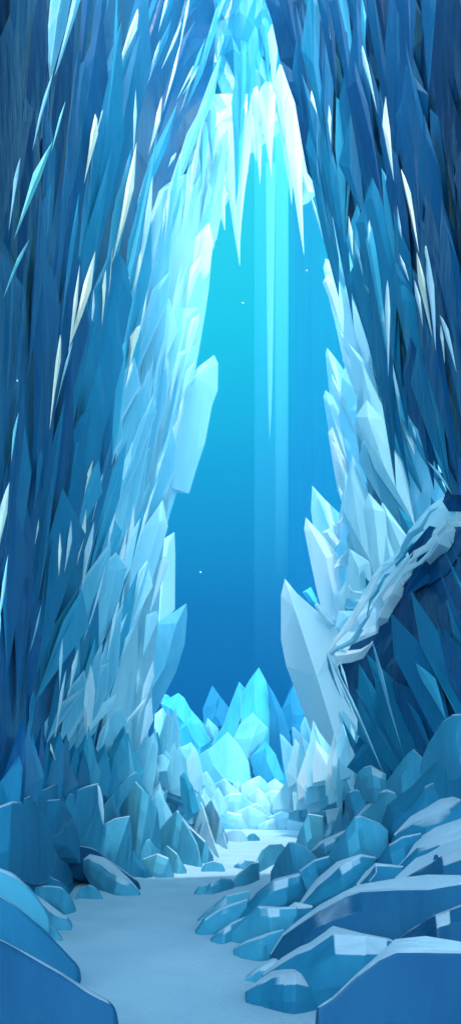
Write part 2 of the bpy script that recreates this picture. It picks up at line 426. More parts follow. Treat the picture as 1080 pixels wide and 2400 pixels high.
RB(R8, [(790,470),(870,350),(960,290),(1080,245),(1200,220)], [(795,478),(900,440),(1080,380),(1200,360)], [10,30,60,50,30], 'blue', 'middle snowy-backed ice boulder of three stepped at the right edge', cap=True)
RB(R8, [(785,525),(880,430),(980,370),(1080,340),(1200,320)], [(790,532),(900,530),(1080,530),(1200,530)], [20,60,70,40,20], 'deep', 'lowest snowy-backed ice boulder of three stepped at the right edge', cap=True)
RB(R8, [(745,310),(770,250),(850,180),(900,100),(945,68),(1040,110)], [(750,318),(830,310),(950,230),(1040,190)], 9, 'blue', 'ice boulder with a thin bright left rim, below the upright slab at right')
RB(R8, [(735,260),(750,180),(850,100),(930,10),(1000,-90),(1044,-132),(1100,-120),(1200,-100)], [(740,264),(860,210),(1000,190),(1200,140)], [14,20,25,20,20,8,5,5], 'blue', 'tall leaning ice slab at the right edge with an S-curved bright rim')
RB(C3, [(845,400),(900,260),(975,135),(1030,95),(1080,90),(1200,95)], [(850,410),(950,430),(1200,440)], 8, 'azure', 'topmost rounded ice slab standing at the right edge over the whole bank')
RB(C3, [(630,520),(700,420),(760,330),(800,293),(860,350)], [(640,530),(720,580),(860,500)], 8, 'azure', 'pointed ice boulder against the foot of the dark cliff')
RB(C3, [(480,520),(490,430),(520,400),(560,388),(640,440)], [(485,530),(560,545),(640,520)], 6, 'azure', 'farthest round-headed ice boulder below the cliff foot')
RB(C3, [(510,535),(540,500),(600,495),(640,520)], [(512,545),(570,570),(640,560)], 6, 'light', 'small pale ice hump under the farthest round-headed boulder')
RB(C3, [(345,760),(390,620),(430,540),(470,525),(565,550)], [(350,770),(450,740),(565,640)], 8, 'azure', 'ice boulder with a steep curved left side beside the upright pale slab')
RB(C3, [(490,680),(560,600),(610,535),(655,530),(700,550),(720,620)], [(495,695),(600,740),(655,730),(720,700)], [15,25,40,15,5,5], 'azure', 'ice boulder with a snowy tip in the middle of the upper right bank', cap=True)
RB(C3, [(330,905),(420,760),(470,680),(500,676),(600,720),(650,760)], [(335,912),(420,940),(560,880),(650,830)], [8,8,8,6,5,5], 'azure', 'big wedge-shaped ice boulder at the centre of the right bank')
RB(C3, [(215,890),(270,830),(350,790),(410,760)], [(220,900),(270,905),(330,870),(410,810)], 15, 'azure', 'thin snowy ice slab left of the big wedge-shaped boulder', cap=True)
RB(C3, [(130,860),(150,780),(200,665),(280,680),(300,740)], [(135,868),(190,855),(300,780)], 6, 'azure', 'small upright ice block at the far end of the right bank')
RB(C3, [(-5,1000),(30,920),(90,830),(120,830),(180,860),(240,915)], [(0,1008),(120,1010),(240,945)], 6, 'azure', 'ice block with a peaked top near the snow, far half of right bank')
RB(C3, [(270,680),(330,590),(390,495),(402,492),(395,540)], [(275,700),(330,710),(395,600)], 15, 'light', 'thin upright pale ice slab leaning right at the far right bank')
RB(C3, [(250,800),(300,740),(340,700),(358,702),(350,740)], [(252,806),(300,790),(350,760)], 12, 'light', 'twisted pale ice fragment at the foot of the upright pale slab')
RB(R8, [(110,480),(150,390),(180,365),(230,362),(250,380)], [(112,490),(150,495),(250,420)], 5, 'azure', 'dark-sided ice block beside the far snow bend')
RB(R8, [(0,560),(40,500),(90,455),(130,450)], [(5,568),(60,565),(130,510)], 5, 'azure', 'low ice block on the snow in front of the dark-sided block')
RB(R8, [(20,465),(60,438),(110,445)], [(22,467),(60,469),(110,464)], 3, 'azure', 'flat ice stone on the snow beside the dark-sided block')
RB(R7, [(930,720),(980,670),(1060,600),(1160,580)], [(935,730),(1010,728),(1160,680)], 8, 'azure', 'leftmost slim ice ridge of the right bank, topmost of three at the path')
RB(R7, [(920,772),(960,715),(1040,655),(1150,620)], [(925,782),(985,788),(1150,740)], 8, 'azure', 'slim ice ridge on the path edge, middle of three')
RB(R7, [(990,810),(1020,780),(1080,735),(1170,690)], [(992,820),(1045,824),(1160,800)], 8, 'azure', 'slim ice ridge on the path edge, lowest of three')
RB(R7, [(955,590),(990,545),(1030,521),(1075,525),(1090,550)], [(958,592),(1020,588),(1088,562)], 6, 'azure', 'rounded dark ice stone lying on the snow at mid path')
RB(R7, [(913,590),(935,562),(965,555),(975,580)], [(915,592),(945,592),(975,590)], 4, 'azure', 'small ice stone leaning on the rounded stone at mid path')
# left bank
LB(R7, [(-150,740),(0,795),(150,880),(300,970),(400,1040),(480,1080),(530,1140)], [(-150,1350),(200,1350),(450,1260),(532,1155)], [10,10,12,15,20,30,10], 'deep', 'huge smooth ice boulder filling the bottom left corner', D=3.6, depth=.7, soft=.3)
LB(R7, [(-150,520),(0,590),(80,650),(200,760),(280,850),(340,920),(360,940)], [(-150,800),(0,810),(150,900),(300,965),(357,950)], 10, 'blue', 'long rounded ice boulder sloping to the snow above the corner boulder', depth=.8, soft=.3, D=5.2)
LB(R7, [(-100,450),(0,470),(70,500),(140,570),(190,640),(225,725)], [(-100,620),(0,620),(120,710),(222,740)], [10,15,25,15,10,6], 'azure', 'pale-backed smooth ice boulder at the left edge, second above the corner', depth=.8, soft=.3, cap=False, D=6.5)
LB(R7, [(150,580),(230,640),(290,690),(325,710),(332,765)], [(155,610),(230,740),(330,778)], [10,20,25,15,8], 'azure', 'flat ice boulder streaked with snow, lying right of the pale-backed boulder', soft=.3)
LB(R7, [(180,735),(230,728),(270,770),(302,832)], [(185,745),(250,810),(300,840)], 8, 'azure', 'small ice boulder tucked under the flat streaked boulder', soft=.3)
LB(R7, [(155,570),(220,556),(290,565),(330,610),(352,672)], [(160,580),(260,650),(300,680),(350,680)], 6, 'azure', 'smooth dome-shaped ice boulder at the snow edge, under the small dark swell', soft=.2)
LB(R7, [(130,495),(200,500),(280,540),(315,568)], [(135,580),(220,590),(315,610)], 6, 'blue', 'low dark ice swell above the smooth dome-shaped boulder', soft=.2)
LB(R7, [(-100,370),(0,395),(80,440),(150,520)], [(-100,500),(60,510),(155,580)], 6, 'blue', 'shadowy ice hump at the left edge under the big round-shouldered boulder', soft=.2)
LB(R7, [(-120,220),(0,190),(60,165),(105,158),(180,190),(235,240),(262,345)], [(-120,460),(60,450),(200,490),(264,400)], [6,6,6,8,35,25,8], 'blue', 'big round-shouldered ice boulder at the left edge with a bright right rim', soft=.8)
LB(R7, [(220,425),(255,390),(285,380),(310,420),(333,464)], [(222,440),(270,510),(333,475)], 5, 'blue', 'small peaked ice block leaning on the big round-shouldered boulder', soft=.8)
LB(R7, [(170,180),(220,158),(285,152),(330,220),(360,300),(372,365)], [(175,200),(270,400),(372,380)], 6, 'blue', 'ice boulder with a curved right side behind the round-shouldered one', soft=.8)
LB(C2, [(145,580),(230,540),(325,490),(340,520),(395,575)], [(150,600),(260,660),(395,640)], 6, 'blue', 'thin-topped ice slab highest behind the round-shouldered boulder', soft=.8)
LB(R7, [(305,180),(330,130),(400,95),(460,78),(478,130),(488,268)], [(310,200),(340,380),(420,380),(488,290)], 5, 'blue', 'square ice boulder with a white blade on its right corner', soft=.9)
LB(C2, [(325,825),(410,812),(450,850),(540,860),(620,930),(700,990),(790,1065)], [(330,850),(420,1000),(600,1075),(792,1095)], [15,15,6,6,6,6,6], 'deep', 'low shaded ice ridge running down behind the snow-faced wedge', soft=.4)
LB(R7, [(395,440),(430,415),(490,430),(560,490),(610,540),(648,590)], [(400,455),(460,570),(560,599),(648,595)], [4,28,32,22,12,4], 'azure', 'wedge-shaped ice boulder with a snowy face pointing onto the snow', soft=.7, cap=True)
LB(R7, [(400,370),(480,280),(540,245),(605,233),(613,300),(613,480)], [(410,385),(480,450),(560,510),(612,500)], 4, 'blue', 'tall three-sided ice boulder with a bright upright edge, mid left bank', soft=.9)
LB(C2, [(745,820),(790,910),(830,960),(872,1020)], [(748,1028),(800,1030),(872,1026)], 4, 'blue', 'sloping ice foot right of the tall three-sided boulder', soft=.8)
LB(R7, [(635,375),(700,340),(748,405)], [(640,390),(690,440),(748,415)], 5, 'azure', 'small gabled ice block topmost of two by the snow', soft=.9)
LB(R7, [(675,435),(740,408),(790,430),(811,500)], [(680,445),(715,516),(808,513)], 6, 'azure', 'small cubic ice block on the snow under the gabled block', soft=.9)
LB(R7, [(765,400),(785,370),(830,410),(870,488)], [(770,425),(815,498),(868,493)], 5, 'azure', 'pointed ice block standing on the snow, right of the cubic block', soft=.8)
LB(R7, [(755,300),(800,240),(835,203),(880,280),(920,360),(942,460)], [(760,330),(800,400),(870,464),(940,467)], 5, 'azure', 'tall pyramid-shaped ice boulder at the far left bank', soft=.8)
LB(R7, [(838,205),(890,280),(960,350),(994,425)], [(850,320),(930,460),(992,442)], [4,12,10,5], 'azure', 'bright-edged ice fin behind the pyramid-shaped boulder', soft=.8)
LB(R7, [(500,180),(600,50),(640,25),(690,120),(705,190)], [(505,220),(570,280),(700,240)], 4, 'azure', 'faceted ice boulder with a dark right facet, above the three-sided boulder', soft=.9)
LB(R7, [(570,200),(640,70),(700,140),(735,200),(748,330)], [(575,260),(640,400),(720,385),(750,345)], 4, 'blue', 'broad darker ice boulder behind the gabled and cubic blocks', soft=.9)
LB(R7, [(700,130),(725,100),(748,70),(770,150),(786,235)], [(705,160),(740,280),(785,250)], 6, 'light', 'narrow pale ice spike left of the pyramid-shaped boulder', soft=.9)
LB(R7, [(885,170),(925,130),(950,180),(985,300),(1022,420)], [(890,190),(940,340),(1020,426)], 6, 'light', 'pale leaning ice block right of the pyramid-shaped boulder', soft=.8)
LB(R7, [(970,180),(1000,158),(1030,240),(1062,376)], [(972,200),(1010,372),(1060,381)], 5, 'light', 'last pale ice block of the left bank, nearest the far snow', soft=.8)
LB(R7, [(945,484),(965,455),(1000,443),(1035,455),(1052,485)], [(948,487),(1000,489),(1050,488)], 4, 'azure', 'round ice stone alone on the snow beyond the pointed block', soft=.3)
LB(R7, [(360,600),(385,565),(425,555),(460,580),(481,620)], [(365,610),(420,624),(480,623)], 4, 'azure', 'round ice stone at the left edge of the snow floor', soft=.3)
# far rocks
CB([(340,760),(370,690),(405,662),(450,740),(480,830)], [(345,810),(400,870),(480,880)], 12, 'pale', 'tallest pale ice rock at the left end of the far heap')
CB([(450,740),(505,705),(560,760),(610,810)], [(455,810),(520,850),(610,850)], 10, 'pale', 'pale ice rock in front of the glowing cone crystal', soft=.8)
CB([(555,745),(585,722),(605,750)], [(555,790),(585,800),(607,790)], 4, 'light', 'tiny pointed ice rock right below the glowing cone crystal')
CB([(605,750),(660,715),(705,692),(740,725),(760,760)], [(610,800),(680,810),(760,800)], 5, 'light', 'twin-peaked turquoise ice rock in the back row of the far heap')
CB([(755,740),(795,710),(835,740),(868,768)], [(760,800),(820,810),(868,800)], 5, 'light', 'low turquoise ice rock at the right end of the back row')
CB([(645,800),(695,762),(740,800),(765,855)], [(650,840),(700,890),(765,880)], 14, 'pale', 'bright-faced ice rock at the centre of the far heap')
CB([(740,800),(780,775),(850,785),(900,800)], [(745,860),(820,880),(900,860)], 8, 'pale', 'flat-topped pale ice rock right of the bright-faced one')
CB([(490,830),(540,795),(600,790),(660,850),(690,900)], [(495,880),(590,930),(690,920)], 10, 'pale', 'broad pale ice rock left of the bright-faced one')
CB([(560,920),(600,890),(650,865),(720,910),(770,940)], [(565,985),(660,992),(770,980)], 6, 'pale', 'light blue ice rock standing at the far edge of the snow', soft=.8)
CB([(440,860),(470,870),(530,900),(600,915),(640,985)], [(445,940),(550,992),(640,992)], 10, 'pale', 'sloping pale ice rock left end of the front row on far snow')
CB([(770,930),(850,890),(960,835),(1010,870)], [(775,988),(870,994),(1010,985)], 9, 'pale', 'long rising pale ice rock right half of the far heap')
CB([(700,985),(750,950),(790,940),(820,990)], [(702,992),(760,994),(820,993)], 4, 'pale', 'lowest flat ice rock in the front row of the far heap')
CB([(865,990),(880,940),(930,925),(975,935)], [(868,994),(920,1000),(975,990)], 6, 'light', 'rounded ice rock at the right end of the front row')
CB([(505,1045),(520,1015),(560,1000),(600,1005),(637,1058)], [(508,1052),(570,1061),(636,1060)], 6, 'light', 'domed ice stone alone on the far white snow, larger of two', soft=.2)
CB([(632,1052),(650,1030),(672,1022),(706,1053)], [(634,1056),(670,1058),(704,1056)], 3, 'azure', 'small domed ice stone beside the larger one on far snow', soft=.2)
CB([(395,880),(430,830),(465,900),(520,1060)], [(400,970),(450,1085),(520,1066)], 5, 'light', 'leaning ice rock at the left end of the far snow', soft=.8)
CB([(840,870),(890,820),(1010,780),(1080,790)], [(845,890),(960,920),(1080,900)], 5, 'pale', 'pale ice rock behind the long rising one, under the mouth crystals')
CB([(650,860),(700,850),(730,880),(790,930)], [(655,905),(720,940),(790,945)], 6, 'pale', 'small pale ice rock between the bright-faced rock and the long rising one')

# ------------------------------------------------------------------ crystals (uncounted repeats of none: each has its own outline)
def K(tr, ol, kind, D, label, name='ice_crystal', cat='ice crystal', slope=0.0, **k):
    return shard(name, tr(ol) if tr else ol, kind, D, slope=slope, label=label, cat=cat, info='hand', **k)
# beyond the mouth
K(C1, [(380,300),(410,225),(435,162),(480,225),(530,290),(545,420),(390,420)], 'blue', 58, 'dark blue crystal peak far behind, left of the tallest cyan crystal')
K(C1, [(835,300),(870,215),(905,150),(935,220),(975,330),(960,440),(870,440)], 'blue', 58, 'dark blue crystal peak far behind, right of the tallest cyan crystal')
K(C1, [(135,240),(165,213),(190,225),(200,290),(150,290)], 'cyan', 51, 'small cyan knob crystal beside the left wall at the mouth')
K(C1, [(140,265),(240,207),(275,235),(310,300),(390,390),(430,500),(400,620),(250,520),(180,380)], 'cyan', 50, 'broad cyan crystal with a humped top at the left of the mouth')
K(C1, [(240,420),(300,350),(370,380),(430,480),(420,620),(300,620)], 'cyan', 49, 'lower cyan crystal lobe in front of the humped crystal')
K(C1, [(395,400),(408,350),(470,410),(480,480),(430,490)], 'light', 49.5, 'small green-blue crystal between the humped crystal and the tallest one')
K(C1, [(430,500),(500,390),(540,270),(590,142),(640,200),(660,500),(560,640),(440,620)], 'cyan', 48, 'cyan crystal with a sharp left peak leaning on the tallest crystal')
K(C1, [(600,220),(650,130),(703,60),(745,140),(780,240),(830,420),(850,700),(600,700)], 'cyan', 47, 'tallest cyan crystal standing in the middle of the mouth')
K(C1, [(745,140),(790,210),(840,310),(885,460),(880,770),(760,740),(770,300)], 'blue', 46.5, 'dark blue right flank crystal beside the tallest cyan crystal')
K(C1, [(560,470),(590,390),(670,318),(755,410),(735,470),(690,560),(650,720),(560,700)], 'light', 44.5, 'cyan crystal with a pale capped head in front of the tallest one')
K(C1, [(650,580),(740,480),(800,560),(870,760),(700,760)], 'azure', 44, 'low blue crystal at the right foot of the capped one')
K(C1, [(360,560),(440,510),(523,430),(600,520),(645,610),(665,760),(390,780)], 'light', 42.5, 'glowing cone crystal in front with pale upper faces')
K(None, [(708,1388),(728,1376),(742,1405),(745,1422),(725,1412)], 'cyan', 33, 'tiny bright blue crystal tip behind the big pale right crystal')
# far-left ramp of pale crystals
K(C1, [(105,330),(150,292),(185,350),(240,450),(265,560),(300,760),(200,820),(150,600),(100,480)], 'pale', 31, 'pale pointed crystal at the foot of the left wall by the mouth')
K(C1, [(250,520),(315,490),(350,540),(385,680),(370,800),(270,760)], 'pale', 30, 'blunt pale crystal stepping down from the left wall foot')
K(C1, [(165,580),(215,540),(250,640),(290,760),(240,900),(180,760)], 'pale', 29, 'pale crystal with a bright short edge under the pointed one')
K(C1, [(255,680),(285,660),(330,740),(370,830),(390,920),(330,960),(260,800)], 'light', 27.5, 'slanted light blue crystal leading down to the far snow')
K(C1, [(280,660),(370,620),(400,740),(340,800)], 'pale', 30.5, 'square pale crystal above the slanted light blue one')
K(C1, [(300,850),(350,790),(385,860),(440,1000),(500,1090),(420,1090),(330,960)], 'light', 26, 'long light blue crystal running down to the far snow')
K(C2, [(640,330),(700,260),(795,163),(820,200),(837,245),(790,430),(660,440)], 'azure', 22, 'blue peaked crystal at the left wall foot, left of its taller neighbour')
K(C2, [(760,420),(830,270),(908,183),(925,260),(965,440),(945,560),(780,540)], 'azure', 21, 'tall blue crystal with a bright right edge at the left wall foot')
K(C2, [(950,330),(1000,295),(1035,360),(1065,520),(1090,640),(1000,700),(950,500)], 'light', 23, 'light crystal block right of the tall blue crystal')
K(C2, [(1035,440),(1060,415),(1110,500),(1150,640),(1080,700),(1040,560)], 'azure', 21.5, 'dark-faced crystal fin below the light crystal block')
K(C2, [(410,312),(490,270),(555,250),(602,335),(570,440),(430,440)], 'azure', 18.5, 'wide blue crystal with a flat sloping top at the left wall foot')
K(C2, [(600,350),(660,288),(690,340),(650,420),(610,430)], 'blue', 18, 'small dark crystal between the wide crystal and the peaked one')
K(C2, [(520,455),(630,403),(672,475),(640,560),(540,560)], 'azure', 16.5, 'blue crystal block with a white corner streak above the square boulder')
K(C2, [(485,400),(495,395),(525,455),(560,400),(585,425),(600,470),(500,500)], 'azure', 17.5, 'notched blue crystal left of the block with the white corner')
K(C2, [(660,400),(700,370),(750,430),(740,520),(660,500)], 'light', 18, 'rounded light crystal right of the block with the white corner')
K(C2, [(365,520),(400,460),(480,515),(420,600),(380,610)], 'light', 14.5, 'small tilted crystal with bright facets at the foot of the dark wall')
K(C2, [(230,345),(280,240),(325,320),(360,395),(300,440)], 'azure', 17, 'kite-shaped blue crystal under the long white sliver')
K(C2, [(45,560),(45,300),(75,210),(107,175),(120,260),(130,420),(100,600)], 'deep', 12.5, 'dark narrow crystal second from the left edge at the wall foot')
K(C2, [(110,400),(130,200),(155,140),(190,180),(215,260),(240,420),(180,560)], 'deep', 14.5, 'dark dome-pointed crystal highest at the far left wall foot')
K(C2, [(-20,400),(0,210),(25,205),(40,300),(45,560),(0,600)], 'deep', 12.8, 'dark blade crystal cut by the left edge at the wall foot')
K(C2, [(70,600),(90,390),(115,330),(145,450),(168,620)], 'deep', 12, 'dark spearhead crystal behind the big round-shouldered boulder')
K(C2, [(205,580),(218,460),(272,385),(300,480),(312,600)], 'blue', 12.6, 'blue spearhead crystal with a nicked tip at the dark wall foot')
K(C2, [(275,390),(358,392),(330,500),(300,520)], 'navy', 14.2, 'black-blue angular crystal beside the nicked spearhead')
K(C2, [(150,455),(190,430),(195,475),(175,480)], 'light', 12.2, 'tiny pale triangular crystal chip on the dark wall foot')
K(C2, [(-90,400),(-20,260),(0,290),(30,380),(60,480),(76,600),(60,700),(-90,700)], 'azure', 9.4, 'bright blue crystal at the left edge above the round-shouldered boulder', off=.6)
K(C2, [(562,488),(575,500),(590,560),(600,640),(598,722),(585,690),(568,600)], 'white', 11.6, 'white ice blade on the corner of the square boulder', name='ice_sliver', cat='ice sliver')
K(C2, [(625,405),(640,410),(675,475),(655,478)], 'white', 16, 'short white streak of ice on the corner block above the square boulder', name='ice_sliver', cat='ice sliver')
# left wall blades along the mouth
K(None, [(402,690),(440,635),(470,614),(495,611),(490,670),(480,740),(465,830),(455,880),(400,930),(360,850)], 'pale', 29, 'blunt pale ice blade highest on the left side of the mouth', slope=.02)
K(None, [(430,905),(462,862),(502,832),(511,852),(510,915),(497,950),(480,1040),(460,1100),(443,1157),(436,1122),(416,1150),(398,1205),(384,1262),(350,1330),(320,1300),(350,1150),(370,1000)], 'pale', 27.5, 'big pale pointed blade jutting farthest into the mouth from the left', slope=.02)
K(None, [(365,1280),(385,1262),(409,1247),(411,1300),(410,1428),(380,1470),(340,1480),(335,1370)], 'white', 28, 'white straight-edged blade low on the left side of the mouth', slope=.01)
K(None, [(355,1465),(400,1440),(437,1414),(439,1440),(433,1510),(413,1575),(375,1650),(330,1740),(250,1800),(260,1650)], 'light', 26.5, 'large light blue blade lowest on the left side of the mouth', slope=.02)
K(None, [(300,1500),(330,1440),(360,1490),(340,1620),(290,1750),(240,1760)], 'azure', 25, 'blue blade left of the large light blue one, low on the wall', slope=.02)
K(None, [(480,470),(512,330),(535,300),(525,430),(505,540),(492,600),(470,700),(450,640)], 'pale', 30.5, 'pale ice curtain just left of the white icicles of the mouth')
K(None, [(455,560),(490,520),(500,570),(490,640),(445,720),(420,690)], 'white', 29.5, 'wedge painted white with mouth glow above the blunt pale blade')
# right side of the mouth
K(None, [(757,628),(762,606),(775,612),(800,660),(840,760),(870,900),(850,960),(805,850),(785,760),(768,690)], 'white', 29, 'white blade highest on the right side of the mouth', slope=-.02)
K(None, [(762,830),(766,815),(790,845),(820,890),(850,980),(870,1080),(830,1100),(795,1020),(772,930)], 'pale', 28, 'pale pointed blade second highest on the right side of the mouth', slope=-.02)
K(None, [(757,930),(762,914),(780,930),(810,1000),(850,1100),(860,1200),(820,1200),(790,1150),(776,1060),(768,1000)], 'pale', 27, 'pale blade with a notched left edge, third on the mouth right side', slope=-.02)
K(None, [(768,1015),(778,1000),(800,1060),(850,1180),(840,1260),(805,1190),(785,1120)], 'white', 26.5, 'narrow white blade under the notched one on the mouth right side', slope=-.02)
K(None, [(728,1195),(731,1138),(760,1170),(800,1208),(830,1260),(840,1420),(770,1420),(740,1290)], 'pale', 28, 'pale leaf-shaped crystal standing right in the mouth, upper of two', slope=-.01)
K(None, [(712,1240),(716,1212),(750,1250),(790,1300),(810,1480),(760,1460),(745,1400),(728,1320)], 'white', 27, 'white leaf-shaped crystal lower left of the upper one in the mouth', slope=-.01)
K(None, [(658,1395),(667,1356),(695,1390),(740,1430),(795,1480),(800,1560),(870,1700),(925,1830),(935,1950),(770,1955),(752,1830),(730,1720),(700,1640),(670,1560),(658,1500)], 'white', 22, 'largest pale crystal leaning into the mouth from the right', slope=-.008, off=.55, t=1.2)
K(C4, [(280,315),(320,290),(360,340),(390,365),(350,420)], 'white', 24.5, 'small curled white flake on the right mouth crystals, left of the wave flake', name='ice_flake', cat='ice flake')
K(C4, [(340,270),(385,245),(415,165),(460,212),(410,230),(395,300),(390,365),(350,320)], 'white', 25, 'curved wave-shaped white ice flake between the leaf crystals and pale wall', name='ice_flake', cat='ice flake')
K(C4, [(385,460),(425,380),(450,400),(505,490),(460,480),(425,515)], 'pale', 23.5, 'peaked ice flake at the centre of the pale mouth crystals', name='ice_flake', cat='ice flake')
K(C4, [(345,520),(380,455),(415,525),(375,505)], 'white', 23, 'small white flake hanging below the peaked flake', name='ice_flake', cat='ice flake')
K(C4, [(505,345),(540,355),(610,375),(635,335),(625,400),(580,520),(510,560)], 'light', 23, 'light blue slab with a white upper rim above the slanting ledge', name='ice_flake', cat='ice flake')
K(C4, [(405,740),(420,690),(500,700),(510,640),(560,630),(570,720),(520,800),(420,780)], 'light', 20.5, 'rounded light ice block against the lower slanting ledge', name='ice_flake', cat='ice flake')
K(C4, [(355,860),(380,765),(490,765),(470,830),(380,900)], 'pale', 20, 'pale ice block wedged beside the tip of the slanting ledge', name='ice_flake', cat='ice flake')
K(C4, [(425,620),(440,618),(455,650),(510,655),(505,668),(445,662)], 'white', 20.2, 'thin white hook of hoarfrost above the rounded light block', name='ice_flake', cat='ice flake')
K(C4, [(235,730),(255,718),(300,770),(360,850),(330,860),(260,780)], 'white', 21.6, 'slim white ice lip on the back of the largest pale crystal', name='ice_flake', cat='ice flake')
K(None, [(863,1080),(900,1075),(945,1100),(975,1135),(900,1155),(870,1180),(855,1110)], 'light', 21, 'flat-topped ice block with a white rim on the right wall', off=.3)
K(None, [(940,838),(955,870),(975,960),(960,975),(945,920)], 'pale', 12.6, 'pale pointed flake standing on the right wall above the long pale edge')
K(None, [(960,978),(985,1000),(1020,1060),(1035,1110),(1010,1095),(975,1020)], 'pale', 12.0, 'long pale ice edge running down the right wall to the ledge')
# foot crystals right
K(C1, [(822,440),(840,450),(900,520),(960,640),(1000,830),(880,830),(865,740),(840,600)], 'pale', 30, 'white-edged crystal leaning left at the right foot of the mouth')
K(C1, [(890,405),(905,400),(940,440),(1000,520),(1060,700),(1000,760),(930,560),(900,500)], 'pale', 29, 'pale crystal right behind the white-edged leaning one')
K(C1, [(940,400),(965,340),(1000,380),(1050,520),(1000,560),(945,460)], 'light', 31, 'round-tipped light crystal above the two leaning pale ones')
K(C3, [(248,205),(262,205),(330,290),(410,430),(430,520),(330,520),(290,380)], 'pale', 25, 'pale pointed crystal under the largest pale crystal')
K(C3, [(300,260),(320,120),(350,95),(372,130),(385,280),(350,330)], 'pale', 24, 'finger-shaped pale crystal on the foot of the largest one')
K(C3, [(360,285),(460,290),(545,325),(620,420),(600,500),(480,480),(410,430)], 'pale', 22, 'light blue crystal block below the finger-shaped one')
K(C3, [(375,65),(400,60),(470,150),(545,300),(540,330),(440,290),(380,200)], 'pale', 21, 'light blue slab leaning against the dark cliff foot')
K(C3, [(120,470),(190,412),(225,430),(260,560),(180,620),(110,560)], 'pale', 27, 'pale crystal block with a snowy lip near the far heap')
K(C3, [(200,430),(235,345),(290,420),(340,560),(250,600)], 'pale', 26, 'pointed light crystal behind the block with the snowy lip')
K(C3, [(180,560),(200,540),(280,530),(370,545),(340,640),(200,650)], 'pale', 23.5, 'low wide light crystal block at the far right bank')

# ------------------------------------------------------------------ the slanting ledge and its cliff
ledge = bpy.data.objects.new('ice_ledge', None); COL.objects.link(ledge); ledge.location = P(900, 1400, 12)
tag(ledge, 'slanting crumpled white ice ledge crossing the right wall above the dark cliff', 'ice ledge')
bpy.context.view_layer.update()
TOP = [(765,1530),(790,1490),(835,1420),(850,1390),(880,1335),(935,1290),(955,1245),(985,1210),(1015,1175),(1062,1155),(1130,1150)]
BOT = [(782,1537),(838,1532),(880,1500),(888,1440),(925,1380),(955,1335),(1005,1308),(1045,1245),(1080,1238),(1100,1240),(1140,1240)]
n = 17; a = resample(TOP, n); b = resample(BOT, n)
rnd = random.Random(5); nv = 5
vs, fs = [], []
for i in range(n):
    for j in range(nv):
        v = j / (nv - 1)
        x = lerp(a[i][0], b[i][0], v); y = lerp(a[i][1], b[i][1], v)
        ph = i * 1.1 + v * 4.2
        d = DC(x, y) + lerp(1.6, -.25, v) + .30 * math.sin(ph) + .16 * math.sin(ph * 2.3 + 1) + rnd.uniform(-.04, .04)
        if 0 < v < 1: x += rnd.uniform(-9, 9); y += rnd.uniform(-6, 6)
        vs.append(P(x, y, d) - ledge.location)
for i in range(n - 1):
    for j in range(nv - 1):
        p = i * nv + j; fs.append((p, p + 1, p + nv + 1, p + nv))
o = link('crumpled_top', vs, fs, M['white'], parent=ledge)
if sum(p.normal.y for p in o.data.polygons) > 0: o.data.flip_normals()
md = o.modifiers.new('thickness', 'SOLIDIFY'); md.thickness = .18; md.offset = -1
# bright folded lips
for k, (u0, u1, v, w, kd) in enumerate([(.03,.34,.10,13,'white'),(.06,.36,.5,15,'light'),(.22,.62,.2,15,'white'),(.34,.68,.62,17,'white'),(.42,.76,.93,13,'white'),(.55,.86,.2,16,'light'),(.6,.9,.75,18,'white'),(.30,.5,.42,8,'azure'),(.55,.7,.42,9,'azure')]):
    pts = []
    i0, i1 = int(u0 * (n-1)), int(u1 * (n-1)); ss = []
    m_ = 9; up, dn = [], []
    for q in range(m_):
        t = q / (m_ - 1); i = int(lerp(i0, i1, t)); vv = clamp(v + .06 * math.sin(q * 1.7 + k), .0, 1)
        x = lerp(a[i][0], b[i][0], vv); y = lerp(a[i][1], b[i][1], vv); hw = w * .5 * math.sin(math.pi * clamp(t, 0, 1)) 
        up.append((x - hw * .75, y - hw * .6)); dn.append((x + hw * .75, y + hw * .6))
    ol = up + dn[1:-1][::-1]
    D_ = DC(sum(p[0] for p in ol)/len(ol), 0) + lerp(1.6, -.25, v) - .55
    vv_, ff_ = shard_mesh(ol, D_, (DC(900,0)-DC(800,0))/100, .06, random.Random(k), 4, .5)
    link('ice_fold', [q - ledge.location for q in vv_], ff_, M[kd], parent=ledge)

# ------------------------------------------------------------------ wall sheets, mouth glow and outer shade put into their colours
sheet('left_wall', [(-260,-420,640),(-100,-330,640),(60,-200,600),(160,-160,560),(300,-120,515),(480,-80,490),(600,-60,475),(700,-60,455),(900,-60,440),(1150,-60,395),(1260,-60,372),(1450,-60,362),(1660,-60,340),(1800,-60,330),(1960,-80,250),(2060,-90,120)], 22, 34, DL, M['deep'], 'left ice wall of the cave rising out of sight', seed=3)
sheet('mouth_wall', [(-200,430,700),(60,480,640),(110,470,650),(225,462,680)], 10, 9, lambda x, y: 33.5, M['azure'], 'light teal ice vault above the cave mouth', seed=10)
sheet('mouth_wall', [(220,450,678),(260,450,690),(330,450,600),(400,450,560),(470,450,525),(560,440,500),(600,440,490)], 8, 10, lambda x, y: 33.0, M['white'], 'arch of the cave mouth, its backlight painted white', seed=9)
sheet('left_mouth_wall', [(250,536,545),(380,450,522),(480,380,490),(600,330,475),(900,310,450),(1150,280,404),(1260,270,384),(1450,260,372),(1660,250,352),(1780,240,345),(1880,230,345)], 6, 22, lambda x, y: DL(x, y) * .975, M['pale'], 'inner edge of the left wall beside the mouth, painted pale with its glow', seed=11)
sheet('mouth_wall', [(180,672,720),(260,686,730),(340,700,740),(420,712,760),(450,722,760)], 3, 5, lambda x, y: 32.5, M['white'], 'right side of the cave mouth arch, its backlight painted white', thick=.6, seed=19)
